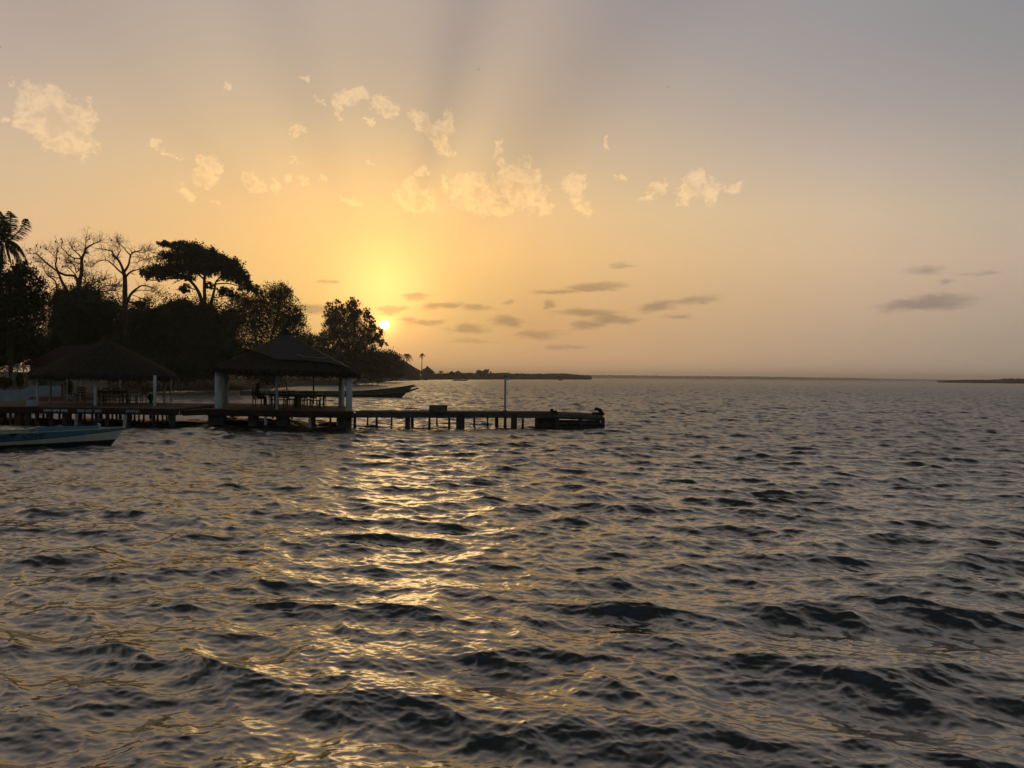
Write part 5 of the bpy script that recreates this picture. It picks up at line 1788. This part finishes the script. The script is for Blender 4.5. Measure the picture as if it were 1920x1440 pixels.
def small_boat(label, px0, px1, Y, fre, beam, mtn, canopy=False, group='small boats far off', rise=.35):
    a0 = at(px0, hor(px0), Y); a1 = at(px1, hor(px1), Y)
    L = (a1 - a0).length
    pt, dv, pv = hull_pts((a0.x, a0.y), (1, 0), L * .92, beam, lambda s: fre + rise * max(0, (s - .5) / .5) ** 2, -.25, L * .08, bowp=2.2, sternw=.7)
    r = thing('small_boat', label, 'boat', (a0.x, a0.y, 0), group)
    hull_mesh(pt, 0, 1.0, 14, 3, close=True).build('hull', mtn, r, True)
    mb = MB(); vs = []; fs = []
    for i in range(15):
        s = i / 14 * .96; vs += [pt(s, .8, -1, .02), pt(s, .8, 1, .02)]
    for i in range(14): fs.append((2 * i, 2 * i + 1, 2 * i + 3, 2 * i + 2))
    mb.add(vs, fs); mb.build('floor', 'piroguedark', r)
    if canopy:
        mb = MB(); c = a0.lerp(a1, .33); mb.box((c.x, c.y, fre + 1.25), (L * .5, beam * .9, .09), 0, 0, .95, .02); can = mb.build('canopy', 'paleboat', r)
        for q in (.1, .33, .56):
            for s in (-1, 1):
                p = a0.lerp(a1, q); mb = MB(); mb.tube([(p.x, p.y + s * beam * .4, .1), (p.x, p.y + s * beam * .4, fre + 1.22)], .05, 5); mb.build('canopy_post', 'paleboat', can)
        mb = MB(); c = a0.lerp(a1, .33); mb.box((c.x, c.y, fre + .45), (L * .46, beam * .8, .6)); mb.build('side_screen', 'pirogue', r)
    return r


small_boat('far canopied passenger boat off the twin huts', 849, 877.5, 465, .45, 1.8, 'piroguedark', True)
small_boat('tiny dark boat close under the pointed hut', 793, 802, 500, .7, 1.2, 'piroguedark')
small_boat('tiny pale boat off the tip of the mangrove headland', 1047, 1055, 640, .9, 1.4, 'paleboat')
small_boat('pale boat pulled up on the bank right of the larger pavilion', 668, 692, 268, 1.6, 1.4, 'paleboat', rise=.5)

# mangrove saplings standing in the shallows
def sapling(label, px, py, Y, hpx, lean, forks):
    b_ = at(px, py, Y)
    r = thing('mangrove_sapling', label, 'sapling', (b_.x, b_.y, 0), 'saplings in the shallows')
    k = Y / F
    mb = MB(); top = Vector((b_.x + lean * k, b_.y, hpx * k))
    mb.tube([(b_.x, b_.y, -.6), (b_.x + lean * k * .3, b_.y, hpx * k * .5), top], [.07, .05, .03], 5)
    for i in range(forks):
        q = rnd.uniform(.3, .95); s = Vector((b_.x, b_.y, 0)).lerp(top, q)
        mb.tube([s, s + Vector((rnd.uniform(-.6, .6), rnd.uniform(-.4, .4), rnd.uniform(.2, .7)))], [.035, .015], 4)
    mb.build('stem', 'bark', r)
    mb = MB(); mb.leaves(ell(70, .5) * np.array((.7, .6, .55)) + np.array(top) - np.array((0, 0, .2)), .3, .5); mb.build('leaves', 'leaf_b', r)


sapling('leaning mangrove sapling in the shallows, left of two', 698.5, 726, 188, 15, -3, 5)
sapling('forked mangrove sapling in the shallows, right of two', 706, 726, 188, 12, 5, 5)

# birds
def bird(label, px, py, Y, span, flap, rz):
    c = at(px, py, Y)
    r = thing('bird', label, 'bird', tuple(c), 'birds in the sky')
    mb = MB(); mb.blob((0, 0, 0), (span * .09, span * .22, span * .07), 0, 8, 6); mb.build('body', 'bird').parent = r
    for s in (-1, 1):
        mb = MB(); q = span / 2
        vs = [(s * .05 * q, .25 * q, 0), (s * .5 * q, .22 * q, flap * q * .5), (s * q, -.05 * q, flap * q * .25), (s * .5 * q, -.14 * q, flap * q * .45), (s * .05 * q, -.2 * q, 0)]
        lo = [(x, y, z - .03 * q) for x, y, z in vs]
        mb.add(vs + lo, [(0, 1, 3, 4), (1, 2, 3), (9, 8, 6, 5), (8, 7, 6), (0, 5, 6, 1), (1, 6, 7, 2), (2, 7, 8, 3), (3, 8, 9, 4), (4, 9, 5, 0)])
        mb.build('wing', 'bird').parent = r
    r.rotation_euler = (0, 0, rz)


bird('tiny dark bird with raised wings high above the middle clouds', 897, 131, 330, 1.2, .9, .7)
bird('tiny dark gliding bird high on the right side of the sky', 1252.5, 163.5, 330, 1.3, .5, .2)
bird('tiny dark bird at the left edge of the sky', 1, 88, 330, 1.2, .6, -.5)

# ------------------------------------------------------------------ haze
HAZE = 0.00021
mh = bpy.data.materials.new('haze'); mh.use_nodes = True
t = mh.node_tree; t.nodes.clear()
pvn = t.nodes.new('ShaderNodeVolumePrincipled')
pvn.inputs['Color'].default_value = (0.97, 0.95, 0.92, 1)
pvn.inputs['Density'].default_value = HAZE
pvn.inputs['Anisotropy'].default_value = 0.6
ou = t.nodes.new('ShaderNodeOutputMaterial'); t.links.new(pvn.outputs[0], ou.inputs['Volume'])
mb = MB(); mb.box((0, 3500, 22), (14400, 7600, 46))
o = mb.build('haze', mh); tag(o, 'thin warm evening haze over the water', 'haze', kind='stuff')
o.display_type = 'WIRE'
